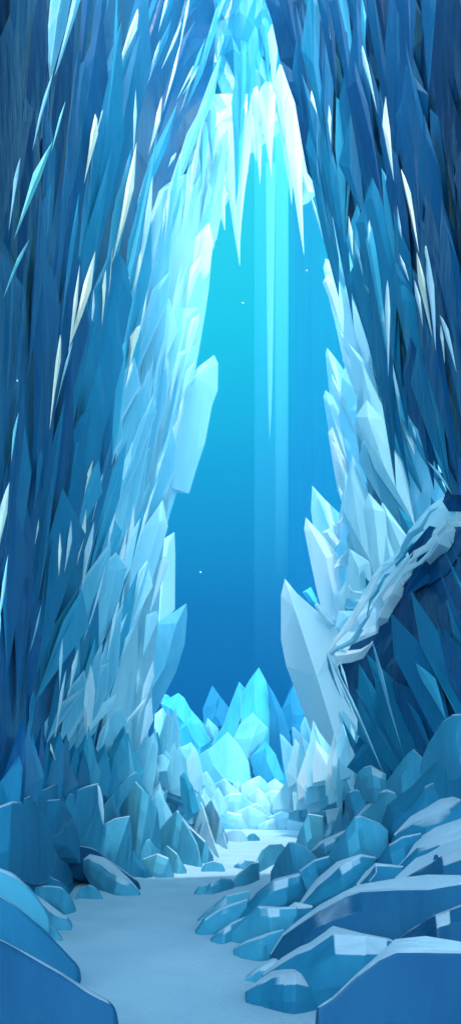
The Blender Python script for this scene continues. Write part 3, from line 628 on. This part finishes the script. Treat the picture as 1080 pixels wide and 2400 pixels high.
sheet('right_wall', [(400,775,1200),(520,775,1200),(620,790,1200),(800,812,1200),(1000,790,1240),(1150,806,1240),(1250,790,1240),(1450,770,1240),(1600,790,1240),(1700,740,1240),(1800,720,1240),(1900,715,1240)], 14, 24, DRb, M['pale'], 'pale ice wall on the right side of the mouth', seed=4)
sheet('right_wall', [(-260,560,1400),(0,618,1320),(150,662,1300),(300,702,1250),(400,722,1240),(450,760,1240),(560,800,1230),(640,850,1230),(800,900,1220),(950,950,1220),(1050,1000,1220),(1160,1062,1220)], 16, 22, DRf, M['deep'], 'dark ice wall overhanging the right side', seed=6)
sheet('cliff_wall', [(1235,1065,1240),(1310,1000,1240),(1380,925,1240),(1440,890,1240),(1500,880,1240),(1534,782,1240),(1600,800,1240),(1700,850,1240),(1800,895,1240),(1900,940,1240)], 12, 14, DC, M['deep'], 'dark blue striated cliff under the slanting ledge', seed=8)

# ------------------------------------------------------------------ slivers and icicles traced one by one
GS, GI = 'bright ice slivers on the cave walls', 'icicles and ice blades on the cave walls'
LS = [(318,35,275,165,15,'cream'),(221,282,200,415,15,'cream'),(241,262,228,312,6,'white'),(46,385,24,525,8,'white'),(318,225,313,360,7,'white'),(315,360,268,592,17,'cream'),
 (354,438,318,668,13,'white'),(377,238,350,352,11,'cream'),(445,-10,420,120,6,'white'),(421,60,383,152,6,'white'),(397,-20,374,66,7,'white'),(373,100,352,168,4,'white'),
 (418,120,385,250,6,'cream'),(450,160,418,227,5,'white'),(463,158,431,216,4,'white'),(412,360,396,389,7,'white'),(415,430,388,592,9,'white'),(398,440,386,560,6,'white'),(440,410,432,500,5,'white'),(458,360,446,470,5,'white'),
 (218,610,166,800,18,'cream'),(185,640,163,818,9,'cream'),(248,645,240,752,8,'cream'),(263,600,249,752,10,'cream'),(219,690,212,788,5,'white'),(140,805,119,988,10,'cream'),(172,800,130,962,6,'pale'),
 (328,598,314,676,8,'cream'),(303,655,297,720,6,'cream'),(344,690,324,792,5,'white'),(326,772,304,862,17,'cream'),(310,855,296,907,7,'white'),(285,868,271,958,5,'white'),(388,832,394,892,8,'white'),
 (20,1148,-6,1302,16,'cream'),(45,965,27,1085,7,'turq'),(216,1088,194,1172,7,'cream'),(186,1158,180,1212,5,'white'),(141,1258,139,1342,7,'cream'),(166,1230,153,1332,9,'white'),
 (201,1205,183,1312,9,'cream'),(218,1238,194,1378,13,'white'),(244,1338,199,1492,5,'white'),(269,1212,250,1302,6,'white'),(297,1250,270,1380,8,'white'),(310,1196,288,1332,11,'white'),
 (277,1425,250,1552,7,'white'),(292,1368,262,1542,5,'pale'),(312,1470,280,1556,9,'pale'),(325,1570,320,1624,7,'white'),(147,1492,140,1622,8,'pale'),(182,1532,163,1624,10,'white'),
 (153,1588,127,1752,7,'white'),(212,1578,207,1752,26,'white'),(336,1644,270,1722,7,'white'),(90,1222,83,1272,4,'cream'),(20,1300,-6,1480,8,'pale'),(2,1450,-3,1530,6,'white'),
 (120,1745,130,1782,5,'cream'),(258,1680,236,1760,6,'pale'),(98,1415,70,1530,5,'light'),(350,1180,318,1290,7,'white'),(372,1120,330,1240,6,'pale'),(430,930,412,1010,6,'white'),(240,1120,218,1215,5,'white'),
 (125,330,33,562,20,'turq'),(155,235,120,360,5,'turq'),(70,560,8,700,9,'turq'),(165,-120,118,195,46,'slate'),(200,-100,128,180,20,'light'),(125,170,76,355,9,'light'),(275,-60,248,310,8,'azure')]
RS = [(848,105,884,268,9,'white'),(903,225,922,425,13,'cream'),(729,210,743,268,7,'cream'),(770,245,775,338,7,'white'),(938,395,981,595,10,'cream'),(998,575,1020,824,13,'white'),
 (975,590,1012,792,13,'cream'),(970,655,990,767,9,'white'),(1029,738,1069,874,10,'white'),(1032,760,1041,852,6,'cream'),(907,655,909,884,10,'white'),(816,505,826,602,8,'white'),
 (865,515,863,574,6,'white'),(935,595,958,660,6,'white'),(996,575,1002,620,6,'cream'),(722,440,757,565,5,'pale'),(845,-20,853,130,10,'azure'),(940,560,930,480,5,'pale'),
 (895,720,905,800,5,'light'),(1000,1080,1060,1160,6,'light'),(830,560,850,650,6,'light'),(1012,1040,1050,1140,5,'azure')]
for i, (x0, y0, x1, y1, w, kd) in enumerate(LS):  # white and cream paint the glint of facets catching sun
    if kd in ('white', 'cream'): w *= 1.15; dy_ = (y1 - y0) * .12; x0, x1 = x0 - (x1 - x0) * .12, x1 + (x1 - x0) * .12; y0 -= dy_; y1 += dy_
    spike('ice_sliver', x0, y0, x1, y1, w, kd, DL((x0+x1)/2, 0) * .87 - .5, 'sliver' if w < 30 else 'blade', slope=.010, info='sliver', cat='ice sliver', group=GS, tk=1.0)
for i, (x0, y0, x1, y1, w, kd) in enumerate(RS):  # same sun glints put into the sliver colours
    w *= 1.25
    spike('ice_sliver', x0, y0, x1, y1, w, kd, DRf((x0+x1)/2, 0) * .88 - .4, 'sliver', slope=-.010, info='sliver', cat='ice sliver', group=GS, tk=1.0)
# white icicles of the mouth
MI = [(512,300,527,542,44,'white'),(535,330,562,626,40,'white'),(580,250,560,600,34,'white'),(603,200,609,432,28,'white'),(622,190,636,416,42,'white'),(655,150,668,330,40,'white'),(668,200,683,482,42,'white'),
 (688,200,712,600,44,'white'),(507,470,500,588,14,'white'),(520,430,526,530,12,'white'),(640,230,642,310,14,'white'),(590,270,600,380,26,'white'),(555,180,553,484,30,'azure'),(478,280,473,464,26,'light'),(502,240,500,392,32,'light'),
 (620,40,627,210,26,'azure'),(597,60,580,280,26,'azure'),(648,40,640,230,26,'pale'),(575,100,560,330,26,'azure')]
for q in MI:
    spike('icicle', *q[:6], 31 - (1.2 if q[5] != 'white' else 0) - random.random(), 'icicle', info='mouth', group='icicles hanging round the mouth of the cave')
# dark icicles of the right overhang (traced)
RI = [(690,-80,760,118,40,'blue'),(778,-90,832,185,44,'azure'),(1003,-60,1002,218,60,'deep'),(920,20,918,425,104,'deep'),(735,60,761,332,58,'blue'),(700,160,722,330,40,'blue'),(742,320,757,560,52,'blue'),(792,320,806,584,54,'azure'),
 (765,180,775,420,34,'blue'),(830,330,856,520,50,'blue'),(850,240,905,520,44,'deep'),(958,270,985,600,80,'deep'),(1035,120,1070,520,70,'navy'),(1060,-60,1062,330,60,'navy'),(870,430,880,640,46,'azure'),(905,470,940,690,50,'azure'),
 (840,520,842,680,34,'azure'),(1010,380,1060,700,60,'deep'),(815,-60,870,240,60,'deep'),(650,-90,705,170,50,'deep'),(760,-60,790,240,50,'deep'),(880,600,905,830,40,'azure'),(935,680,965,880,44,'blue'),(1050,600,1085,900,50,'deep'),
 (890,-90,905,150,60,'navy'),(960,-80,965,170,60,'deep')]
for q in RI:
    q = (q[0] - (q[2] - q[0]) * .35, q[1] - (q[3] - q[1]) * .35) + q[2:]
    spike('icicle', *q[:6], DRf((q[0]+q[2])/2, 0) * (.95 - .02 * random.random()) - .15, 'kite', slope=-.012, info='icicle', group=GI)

# ------------------------------------------------------------------ the rest of the wall blades
def glow_toneL(x, y):  # light falloff from the mouth painted as ice tone
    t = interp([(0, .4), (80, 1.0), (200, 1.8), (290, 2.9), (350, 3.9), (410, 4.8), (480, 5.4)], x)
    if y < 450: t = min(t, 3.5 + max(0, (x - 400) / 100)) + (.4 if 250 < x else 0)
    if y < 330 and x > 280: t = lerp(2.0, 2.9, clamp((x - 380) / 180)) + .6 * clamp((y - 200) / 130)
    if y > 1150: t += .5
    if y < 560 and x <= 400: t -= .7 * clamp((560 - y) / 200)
    if y < 600: t -= .9 * clamp(1 - y / 600) * clamp((260 - x) / 160)  # upper outer corners darkened as painted shade
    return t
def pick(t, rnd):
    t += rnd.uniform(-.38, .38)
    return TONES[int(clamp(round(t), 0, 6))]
def edgeL(y): return interp([(-200, 620), (60, 590), (200, 545), (400, 500), (600, 470), (850, 455), (1150, 395), (1260, 375), (1450, 365), (1700, 340)], y)
rnd = random.Random(21)
cnt = 0
for (rows_, cols_, w0, w1, l0, l1, dd) in ((7, 6, 50, 100, 480, 900, .985), (8, 7, 24, 50, 340, 680, .96), (9, 7, 8, 18, 200, 460, .935)):
    for row in range(rows_):
        for colx in range(cols_):
            y0 = -260 + 1950 * (row + rnd.uniform(-.1, 1.1)) / rows_
            if y0 < 420 and w0 > 50 and colx > 3: continue
            u = (colx + rnd.uniform(0, 1)) / cols_
            w = rnd.uniform(w0, w1)
            x0 = -20 + u * (edgeL(y0) - w * .5 + 20)
            if x0 > 360 and y0 < 420: w = min(w, 26)
            ln = rnd.uniform(l0, l1) * (1.0 if y0 < 1050 else .7)
            lean = interp([(0, .02), (200, .12), (400, .20), (560, .20)], x0) + (.16 * (x0 / 400) if y0 > 900 else 0) + rnd.uniform(-.04, .04)
            if y0 < 250 and x0 > 350: lean += .15; ln *= .6
            x1 = x0 - lean * ln; y1 = y0 + ln
            if y1 > 1800: continue
            xm = (x0 + x1) / 2
            spike('icicle', x0, y0, x1, y1, w, pick(glow_toneL(xm, (y0 + y1) / 2) + (.35 if w < 20 else 0), rnd), DL(xm, 0) * (dd - rnd.uniform(0, .02)) - .1,
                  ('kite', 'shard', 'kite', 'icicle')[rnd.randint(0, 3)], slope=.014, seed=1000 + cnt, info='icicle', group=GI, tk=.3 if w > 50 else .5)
            cnt += 1
# right wall
rnd = random.Random(33)
for k in range(70):
    y0 = rnd.uniform(-120, 820); xe = interp([(0, 640), (300, 715), (560, 800), (800, 905), (1000, 985)], y0)
    x0 = rnd.uniform(xe, 1090); ln = rnd.uniform(240, 560)
    if y0 + ln > 1150: ln = max(120, 1150 - y0)
    lean = interp([(640, .12), (900, .16), (1080, .2)], x0) + rnd.uniform(-.05, .05)
    x1 = x0 + lean * ln; y1 = y0 + ln; xm = (x0 + x1) / 2
    t = interp([(640, 1.3), (800, 1.5), (900, 1.0), (1080, .1)], xm) + interp([(0, -.6), (500, .4), (900, 1.0)], (y0+y1)/2)  # shade towards the outer edge and top painted as tone
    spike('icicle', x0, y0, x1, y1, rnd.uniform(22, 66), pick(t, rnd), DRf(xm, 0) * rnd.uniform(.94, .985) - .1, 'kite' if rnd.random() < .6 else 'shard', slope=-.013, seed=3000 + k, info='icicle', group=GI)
# pale blades of the right mouth wall, leaning left-up
for k in range(46):
    y0 = rnd.uniform(560, 1520)
    xe = interp([(560, 790), (800, 815), (1000, 800), (1200, 820), (1450, 800), (1600, 780)], y0)
    xr = interp([(560, 860), (800, 920), (1000, 1010), (1160, 1060), (1300, 960), (1450, 860), (1520, 800)], y0)
    x0 = rnd.uniform(xe, xr); ln = rnd.uniform(140, 330); lean = .24 + .00028 * y0 * rnd.uniform(.6, 1.1) * .7
    x1 = x0 + lean * ln; y1 = y0 + ln; xm = (x0 + x1) / 2
    u = clamp((xm - xe) / max(40, (xr - xe)))
    t = lerp(5.4, 2.6, u)  # mouth glow painted as tone, fading outwards
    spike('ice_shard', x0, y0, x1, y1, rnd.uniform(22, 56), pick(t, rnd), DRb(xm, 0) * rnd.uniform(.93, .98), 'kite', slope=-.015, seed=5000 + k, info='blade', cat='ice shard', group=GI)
# blades standing up along both sides of the mouth
for k in range(34):
    ya = 640 + k * 31 + rnd.uniform(-15, 15)
    xe = edgeL(ya); back = rnd.uniform(0, 190) ** 1.0
    x0 = xe + 8 - back; ln = rnd.uniform(200, 380); lean = rnd.uniform(.22, .42)
    x1 = x0 - lean * ln; y1 = min(ya + ln, 1790); xm = (x0 + x1) / 2
    spike('ice_shard', x0, ya, x1, y1, rnd.uniform(34, 78), pick(lerp(5.2, 3.4, back / 190), rnd), DL(xm, 0) * rnd.uniform(.925, .95), ('kite', 'shard')[k % 2], slope=.018, seed=9000 + k, info='blade', cat='ice shard', group=GI, tk=.35)  # brightest tone at the rim stands for mouth glow
for k in range(24):
    ya = 600 + k * 36 + rnd.uniform(-15, 15)
    xe = interp([(600, 770), (800, 800), (1000, 785), (1150, 800), (1450, 790)], ya); back = rnd.uniform(0, 110)
    x0 = xe + 4 + back; ln = rnd.uniform(220, 400); lean = rnd.uniform(.26, .40)
    x1 = x0 + lean * ln; y1 = ya + ln; xm = (x0 + x1) / 2
    if ya > 1150: x1 = x0 + .15 * ln
    spike('ice_shard', x0, ya, x1, y1, rnd.uniform(40, 84), pick(lerp(5.4, 4.2, back / 110), rnd), DRb(xm, 0) * rnd.uniform(.90, .93), ('kite', 'shard')[k % 2], slope=-.018, seed=9500 + k, info='blade', cat='ice shard', group=GI, tk=.35)
for k in range(20):                       # small teeth along the rim of the mouth
    left = k % 2 == 0
    ya = 600 + k * 58 + rnd.uniform(-20, 20)
    if not left and ya > 1180: continue
    xe = edgeL(ya + 40) if left else interp([(600, 775), (800, 800), (1000, 785), (1150, 800)], ya + 40)
    sg = -1 if left else 1; ln = rnd.uniform(90, 170)
    x0 = xe - sg * rnd.uniform(4, 20); x1 = x0 + sg * ln * rnd.uniform(.2, .38)
    D_ = (DL(xe - 20, 0) * .93) if left else DRb(xe + 20, 0) * .91
    spike('ice_shard', x0, ya, x1, ya + ln, rnd.uniform(16, 30), 'white' if rnd.random() < .5 else 'pale', D_, 'kite', slope=-.015 * sg, seed=9900 + k, info='blade', cat='ice shard', group=GI, tk=.5)
for k in range(30):                       # broken blocks standing along the foot of the left wall
    xb = 70 + k * 12.6 + rnd.uniform(-10, 10); u = (xb - 70) / 380
    yb = 1860 + rnd.uniform(-35, 25); hh = rnd.uniform(70, 130); ww = rnd.uniform(45, 90)
    ap = xb + rnd.uniform(-.1, .35) * ww
    ol = [(xb - ww * .5, yb), (xb - ww * rnd.uniform(.35, .5), yb - hh * rnd.uniform(.35, .6)), (ap, yb - hh), (ap + ww * rnd.uniform(.15, .3), yb - hh * rnd.uniform(.6, .8)), (xb + ww * .55, yb - hh * rnd.uniform(.1, .35)), (xb + ww * .5, yb + 10)]
    shard('ice_crystal', ol, TONES[int(clamp(round(lerp(1.6, 4.9, u) + rnd.uniform(-.4, .4)), 0, 5))], lerp(11.5, 24, u) + rnd.uniform(-.6, .6), t=None, info='crystal', cat='ice crystal', group='broken ice blocks along the foot of the left wall', nr=2)  # tone brightens towards the mouth as painted light
for k in range(30):
    left = k < 16
    u = (k / 15) if left else (k - 16) / 13
    xb = lerp(330, 512, u) if left else lerp(668, 800, u); yb = (lerp(1990, 1935, u) if left else lerp(1935, 1925, u)) + rnd.uniform(-55, 0)
    hh = rnd.uniform(60, 125) * (lerp(1.1, .6, u) if left else lerp(.7, 1.2, u)); ww = hh * rnd.uniform(.45, .75)
    sg = 1 if left else -1; ap = xb - sg * rnd.uniform(-.1, .25) * ww
    ol = [(xb - ww * .5, yb), (xb - ww * rnd.uniform(.35, .5), yb - hh * rnd.uniform(.35, .6)), (ap, yb - hh), (ap + ww * rnd.uniform(.15, .3), yb - hh * rnd.uniform(.6, .8)), (xb + ww * .55, yb - hh * rnd.uniform(.1, .35)), (xb + ww * .5, yb + 10)]
    D_ = min(hit(xb, yb), DL(xb, 0) * .9 if left else 26)
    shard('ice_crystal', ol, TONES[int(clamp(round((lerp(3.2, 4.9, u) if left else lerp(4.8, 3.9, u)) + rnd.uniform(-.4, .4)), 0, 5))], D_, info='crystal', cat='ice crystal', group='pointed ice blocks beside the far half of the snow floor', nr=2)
for k in range(26):                       # taller slabs closing the gap between the left wall and its rubble
    xb = 20 + k * 14.5 + rnd.uniform(-8, 8); u = clamp(xb / 400)
    yb = 1865 + rnd.uniform(-20, 25); hh = rnd.uniform(110, 210); ww = rnd.uniform(40, 80)
    ap = xb + rnd.uniform(.1, .6) * ww
    ol = [(xb - ww * .5, yb), (xb - ww * .42, yb - hh * rnd.uniform(.3, .5)), (ap, yb - hh), (ap + ww * rnd.uniform(.1, .2), yb - hh * rnd.uniform(.6, .8)), (xb + ww * .6, yb - hh * rnd.uniform(.2, .4)), (xb + ww * .5, yb + 10)]
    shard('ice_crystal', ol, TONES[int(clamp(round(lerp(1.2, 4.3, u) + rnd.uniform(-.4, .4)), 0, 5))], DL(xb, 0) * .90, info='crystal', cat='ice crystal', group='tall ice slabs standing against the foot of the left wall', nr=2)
for x_, y_, lb in ((569, 710, 'tiny white ice mote, upper one left of the long pale icicle'), (470, 1341, 'tiny white ice mote low in the opening by the left rim'), (718, 634, 'tiny white ice mote right of the bright column'), (41, 892, 'tiny white ice mote before the dark left wall')):
    D_ = 20 if x_ > 100 else 6; r_ = 2.6 / F * D_
    shard('ice_mote', [(x_ - 2.6, y_), (x_ - .8, y_ - 2.4), (x_ + 2, y_ - 1.6), (x_ + 2.6, y_ + .8), (x_ + .4, y_ + 2.6)], 'white', D_, t=r_, label=lb, cat='ice mote', info='hand', nr=2)
for k in range(20):                       # pale stepped blocks spreading from the right wall to the far rocks
    u = k / 19; xb = lerp(705, 900, u) + rnd.uniform(-8, 8)
    yb = lerp(1885, 1865, u) + rnd.uniform(-60, 20); hh = rnd.uniform(70, 150); ww = rnd.uniform(45, 85)
    ap = xb - rnd.uniform(.1, .5) * ww
    ol = [(xb + ww * .5, yb), (xb + ww * .42, yb - hh * rnd.uniform(.25, .45)), (ap + ww * .2, yb - hh * .8), (ap, yb - hh), (xb - ww * .55, yb - hh * rnd.uniform(.2, .4)), (xb - ww * .5, yb + 10)]
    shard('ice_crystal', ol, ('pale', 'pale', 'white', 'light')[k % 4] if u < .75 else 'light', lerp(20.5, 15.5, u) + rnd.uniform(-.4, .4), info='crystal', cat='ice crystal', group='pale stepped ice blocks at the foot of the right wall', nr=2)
# cliff blades
for k in range(32):
    x0 = rnd.uniform(790, 1080); ytop = interp([(782, 1540), (880, 1500), (890, 1440), (955, 1340), (1005, 1312), (1045, 1250), (1100, 1245)], x0)
    y0 = ytop + rnd.uniform(4, 300); ln = rnd.uniform(260, 560); lean = rnd.uniform(.40, .47)
    if y0 + ln > 1870: ln = 1870 - y0
    if ln < 120: continue
    x1 = x0 + lean * ln; y1 = y0 + ln
    if y1 > 1880: continue
    xm = (x0 + x1) / 2
    spike('ice_shard', x0, y0, x1, y1, rnd.choice((18, 40, 70, 105)) * rnd.uniform(.8, 1.1), pick(interp([(780, 2.3), (900, 1.9), (1080, 1.3)], xm), rnd), DC(xm, 0) * rnd.uniform(.95, .985), 'kite', slope=-.012, seed=7000 + k, info='blade', cat='ice shard', group=GI, tk=.2)
for q in [(770,1535,905,1830,9,'light'),(780,1545,870,1760,6,'azure'),(795,1548,818,1625,7,'pale'),(800,1610,835,1690,6,'pale'),(870,1500,945,1770,9,'cyan'),(972,1553,1045,1690,30,'azure'),(830,1610,930,1790,10,'blue'),(765,1530,800,1640,8,'blue')]:
    spike('ice_shard', *q[:6], DC((q[0]+q[2])/2, 0) * .9, 'sliver', slope=-.012, info='blade', cat='ice shard', group=GI)

# ------------------------------------------------------------------ glassy columns in the opening; bright and faint ones imitate a light shaft
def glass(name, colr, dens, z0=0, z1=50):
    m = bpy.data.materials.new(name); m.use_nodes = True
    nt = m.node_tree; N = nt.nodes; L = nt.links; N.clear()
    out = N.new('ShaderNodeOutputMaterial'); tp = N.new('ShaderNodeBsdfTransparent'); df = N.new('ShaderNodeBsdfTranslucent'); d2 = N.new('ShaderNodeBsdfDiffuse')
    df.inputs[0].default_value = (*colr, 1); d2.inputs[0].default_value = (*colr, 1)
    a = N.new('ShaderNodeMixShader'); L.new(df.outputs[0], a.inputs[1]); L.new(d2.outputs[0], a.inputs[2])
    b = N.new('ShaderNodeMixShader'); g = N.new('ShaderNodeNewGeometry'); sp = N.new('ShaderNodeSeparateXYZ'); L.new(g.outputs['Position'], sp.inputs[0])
    mr = N.new('ShaderNodeMapRange'); mr.inputs['From Min'].default_value = z0; mr.inputs['From Max'].default_value = z1   # density fades downwards like the light shaft
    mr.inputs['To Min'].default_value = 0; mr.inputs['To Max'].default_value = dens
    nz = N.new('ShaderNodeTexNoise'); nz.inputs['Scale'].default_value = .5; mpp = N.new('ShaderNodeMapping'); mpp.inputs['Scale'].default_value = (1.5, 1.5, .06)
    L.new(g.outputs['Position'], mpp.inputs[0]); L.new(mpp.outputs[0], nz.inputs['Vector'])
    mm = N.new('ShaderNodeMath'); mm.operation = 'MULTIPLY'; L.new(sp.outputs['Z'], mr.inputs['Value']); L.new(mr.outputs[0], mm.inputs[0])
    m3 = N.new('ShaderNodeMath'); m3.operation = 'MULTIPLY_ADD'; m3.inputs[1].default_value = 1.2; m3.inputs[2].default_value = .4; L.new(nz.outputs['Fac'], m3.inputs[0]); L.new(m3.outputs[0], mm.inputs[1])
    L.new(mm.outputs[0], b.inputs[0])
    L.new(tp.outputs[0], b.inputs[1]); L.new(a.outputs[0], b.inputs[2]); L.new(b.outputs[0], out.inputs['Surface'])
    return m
def column(name, xs, y0, y1, D, t, mat, label, taper=None):
    """upright prism of clear ice; xs = its edges in the photo"""
    vs, fs = [], []
    st = 10; n = len(xs)
    for s in range(st + 1):
        v = s / st; y = lerp(y0, y1, v)
        k = taper(v) if taper else 1
        c = sum(xs) / n
        for i, x in enumerate(xs):
            vs.append(P(c + (x - c) * k, y, D - t * k * math.sin(math.pi * i / (n - 1)) - .001))
        vs.append(P(c + (xs[-1] - c) * k * .6, y, D) + Vector((0, t * k, 0))); vs.append(P(c + (xs[0] - c) * k * .6, y, D) + Vector((0, t * k, 0)))
    m = n + 2
    for s in range(st):
        for i in range(m):
            j = (i + 1) % m
            fs.append((s*m + i, s*m + j, (s+1)*m + j, (s+1)*m + i))
    o = link(name, vs, fs, mat); tag(o, label, 'ice column'); return o
column('clear_column', [645, 652, 675], 250, 1800, 62, .5, glass('bright_light_shaft', (.30, .80, .95), .13, 22, 75), 'tall bright light shaft in the opening, built as a clear column')
column('clear_column', [622, 628, 645], 380, 1030, 60, .4, glass('clear_pale_ice', (.55, .92, 1), .12, -30, 40), 'hanging clear pale icicle column ending halfway down the opening', taper=lambda v: (1 - v) ** .5 * .95 + .02)
column('clear_column', [677, 760, 900], 300, 1800, 66, 1.5, glass('clear_dark_ice', (.01, .16, .34), .30, -40, 60), 'broad clear dark blue sheet of ice right of the bright column')

column('clear_column', [596, 620, 640, 674], 250, 1800, 64, .8, glass('faint_light_shaft', (.15, .65, .90), .09, 12, 70), 'wide faint part of the light shaft, a clear column behind the bright one')

# ------------------------------------------------------------------ labels for the repeats
def finish_labels():
    groups = {}
    for (o, x, y, info, kind, ln) in ITEMS:
        if info in (None, 'hand') or o.get('label'): continue
        side = 'left' if x < 560 else 'right'
        hgt = ['top edge of', 'very high on', 'high on', 'upper part of', 'upper half of', 'middle of', 'lower half of', 'lower part of', 'low on', 'foot of'][int(clamp((y + 40) / 186, 0, 9))]
        if side == 'left': place = ('outer edge', 'outer part', 'central part', 'beside the mouth')[int(clamp(x / 125, 0, 3))]
        else: place = ('beside the mouth', 'central part', 'outer edge')[int(clamp((x - 640) / 150, 0, 2))]
        size = 'very long' if ln > 430 else 'long' if ln > 290 else ('short' if ln < 130 else 'mid-length')
        colr = {'navy': 'navy', 'deep': 'dark-blue', 'blue': 'blue', 'azure': 'azure', 'cyan': 'cyan', 'light': 'light-blue', 'pale': 'pale', 'white': 'white', 'cream': 'cream', 'turq': 'turquoise', 'slate': 'grey-blue'}[kind]
        noun = {'sliver': 'sliver', 'icicle': 'icicle', 'mouth': 'icicle', 'blade': 'shard', 'crystal': 'block'}[info]
        key = '%s %s %s over the cave mouth' % (size, colr, noun) if info == 'mouth' else '%s %s %s, %s %s wall, %s' % (size, colr, noun, hgt, side, place)
        groups.setdefault(key, []).append((x, y, o))
    ORD = 'first second third fourth fifth sixth seventh eighth ninth tenth eleventh twelfth'.split()
    for key, lst in groups.items():
        lst.sort(key=lambda q: q[0])
        for i, (x, y, o) in enumerate(lst):
            o['label'] = key if len(lst) == 1 else '%s from left: %s' % (ORD[min(i, 11)], key)
finish_labels()

# ------------------------------------------------------------------ light, sky, camera
SUN_EL, SUN_AZ = 61.0, 184.0      # degrees above the horizon, degrees right of straight ahead
sd = bpy.data.lights.new('Sun', 'SUN'); sd.energy = 3.0; sd.angle = R(1.5); sd.color = (1, .98, .94)
so = bpy.data.objects.new('Sun', sd); COL.objects.link(so)
dirv = Vector((math.sin(R(SUN_AZ)) * math.cos(R(SUN_EL)), math.cos(R(SUN_AZ)) * math.cos(R(SUN_EL)), math.sin(R(SUN_EL))))
so.rotation_euler = dirv.to_track_quat('Z', 'Y').to_euler()
w = bpy.data.worlds.new('World'); scene.world = w; w.use_nodes = True
nt = w.node_tree; N = nt.nodes; L = nt.links; N.clear()
out = N.new('ShaderNodeOutputWorld'); bg = N.new('ShaderNodeBackground'); bg2 = N.new('ShaderNodeBackground'); adds = N.new('ShaderNodeAddShader')
sky = N.new('ShaderNodeTexSky'); sky.sky_type = 'NISHITA'; sky.sun_disc = False; sky.sun_elevation = R(SUN_EL); sky.sun_rotation = R(SUN_AZ)
mulc = N.new('ShaderNodeMix'); mulc.data_type = 'RGBA'; mulc.blend_type = 'MULTIPLY'; mulc.inputs['Factor'].default_value = 1
mulc.inputs['B'].default_value = (.02, .5, 1, 1)
L.new(sky.outputs[0], mulc.inputs['A']); L.new(mulc.outputs['Result'], bg.inputs['Color']); bg.inputs['Strength'].default_value = 0.012
tc = N.new('ShaderNodeTexCoord'); sep = N.new('ShaderNodeSeparateXYZ'); L.new(tc.outputs['Generated'], sep.inputs[0])
def ramp(stops):
    rp = N.new('ShaderNodeValToRGB'); cr = rp.color_ramp
    cr.elements[0].position = stops[0][0]; cr.elements[0].color = (*stops[0][1], 1); cr.elements[1].position = stops[-1][0]; cr.elements[1].color = (*stops[-1][1], 1)
    for p, c in stops[1:-1]:
        e = cr.elements.new(p); e.color = (*c, 1)
    L.new(sep.outputs['Z'], rp.inputs[0]); return rp
# colour of the sky by the sine of the elevation: ahead, and brightened as added fill overhead and behind the viewer
ahead = ramp([(0.0, (.001, .10, .33)), (.12, (.001, .115, .37)), (.28, (.002, .18, .48)), (.46, (.004, .36, .70)), (.60, (.006, .58, .82)), (.70, (.02, .68, .86)), (.85, (.5, 1.5, 1.9)), (1.0, (1.5, 2.3, 2.6))])
behind = ramp([(0.0, (1.8, 3.8, 4.9)), (.5, (2.9, 4.3, 5.0)), (1.0, (1.5, 2.3, 2.6))])
mr = N.new('ShaderNodeMapRange'); mr.interpolation_type = 'SMOOTHSTEP'; mr.inputs['From Min'].default_value = -.35; mr.inputs['From Max'].default_value = .3
L.new(sep.outputs['Y'], mr.inputs['Value'])
mxs = N.new('ShaderNodeMix'); mxs.data_type = 'RGBA'; L.new(mr.outputs[0], mxs.inputs['Factor']); L.new(behind.outputs[0], mxs.inputs['A']); L.new(ahead.outputs[0], mxs.inputs['B'])
L.new(mxs.outputs['Result'], bg2.inputs['Color']); bg2.inputs['Strength'].default_value = 1.0
L.new(bg.outputs[0], adds.inputs[0]); L.new(bg2.outputs[0], adds.inputs[1]); L.new(adds.outputs[0], out.inputs['Surface'])
# unseen roof added to shade the near half, above everything in view
rnd = random.Random(77); vs, fs = [], []
for j in range(13):
    for i in range(13):
        X = -18 + 3 * i; Y = -7 + 13.5 * j / 12 + rnd.uniform(-1, 1)
        vs.append((X, Y, max(12, 3.6 + 1.3 * Y) + rnd.uniform(0, .8)))
for j in range(12):
    for i in range(12):
        a_ = j * 13 + i; fs.append((a_, a_ + 1, a_ + 14, a_ + 13))
o = link('shade_roof', vs, fs, M['deep']); md = o.modifiers.new('thickness', 'SOLIDIFY'); md.thickness = .8; md.offset = 1
if o.data.polygons[0].normal.z < 0: o.data.flip_normals()
tag(o, 'unseen thick ice roof added to shade the near half of the cave', 'ice roof', kind='structure')

# the pale air of the cave
HAZE = 0.0004
bx_ = [(-60, -8, -1.2), (60, -8, -1.2), (60, 75, -1.2), (-60, 75, -1.2)]
hv = bx_ + [(x, y, 95) for x, y, z in bx_]
hm = bpy.data.materials.new('air'); hm.use_nodes = True; hn = hm.node_tree.nodes; hn.clear()
ho = hn.new('ShaderNodeOutputMaterial'); hp = hn.new('ShaderNodeVolumePrincipled'); hp.inputs['Density'].default_value = HAZE; hp.inputs['Color'].default_value = (.45, .9, 1, 1); hp.inputs['Anisotropy'].default_value = .3
hm.node_tree.links.new(hp.outputs[0], ho.inputs['Volume'])
o = link('haze', hv, [(0,3,2,1), (4,5,6,7), (0,1,5,4), (1,2,6,5), (2,3,7,6), (3,0,4,7)], hm); tag(o, 'thin pale air filling the cave', 'haze', kind='stuff')

cam = bpy.data.cameras.new('Camera'); co = bpy.data.objects.new('Camera', cam); COL.objects.link(co)
co.location = (0, 0, EYE); co.rotation_euler = (R(90), 0, 0)
cam.sensor_fit = 'VERTICAL'; cam.sensor_height = 24; cam.lens = F / 2400 * 24; cam.shift_y = (HZ - 1200) / 2400
cam.clip_start = .05; cam.clip_end = 2000
scene.camera = co
vs_ = scene.view_settings; vs_.view_transform = 'Standard'; vs_.look = 'None'; vs_.gamma = 1; vs_.exposure = 0
scene.cycles.max_bounces = 6; scene.cycles.use_denoising = True
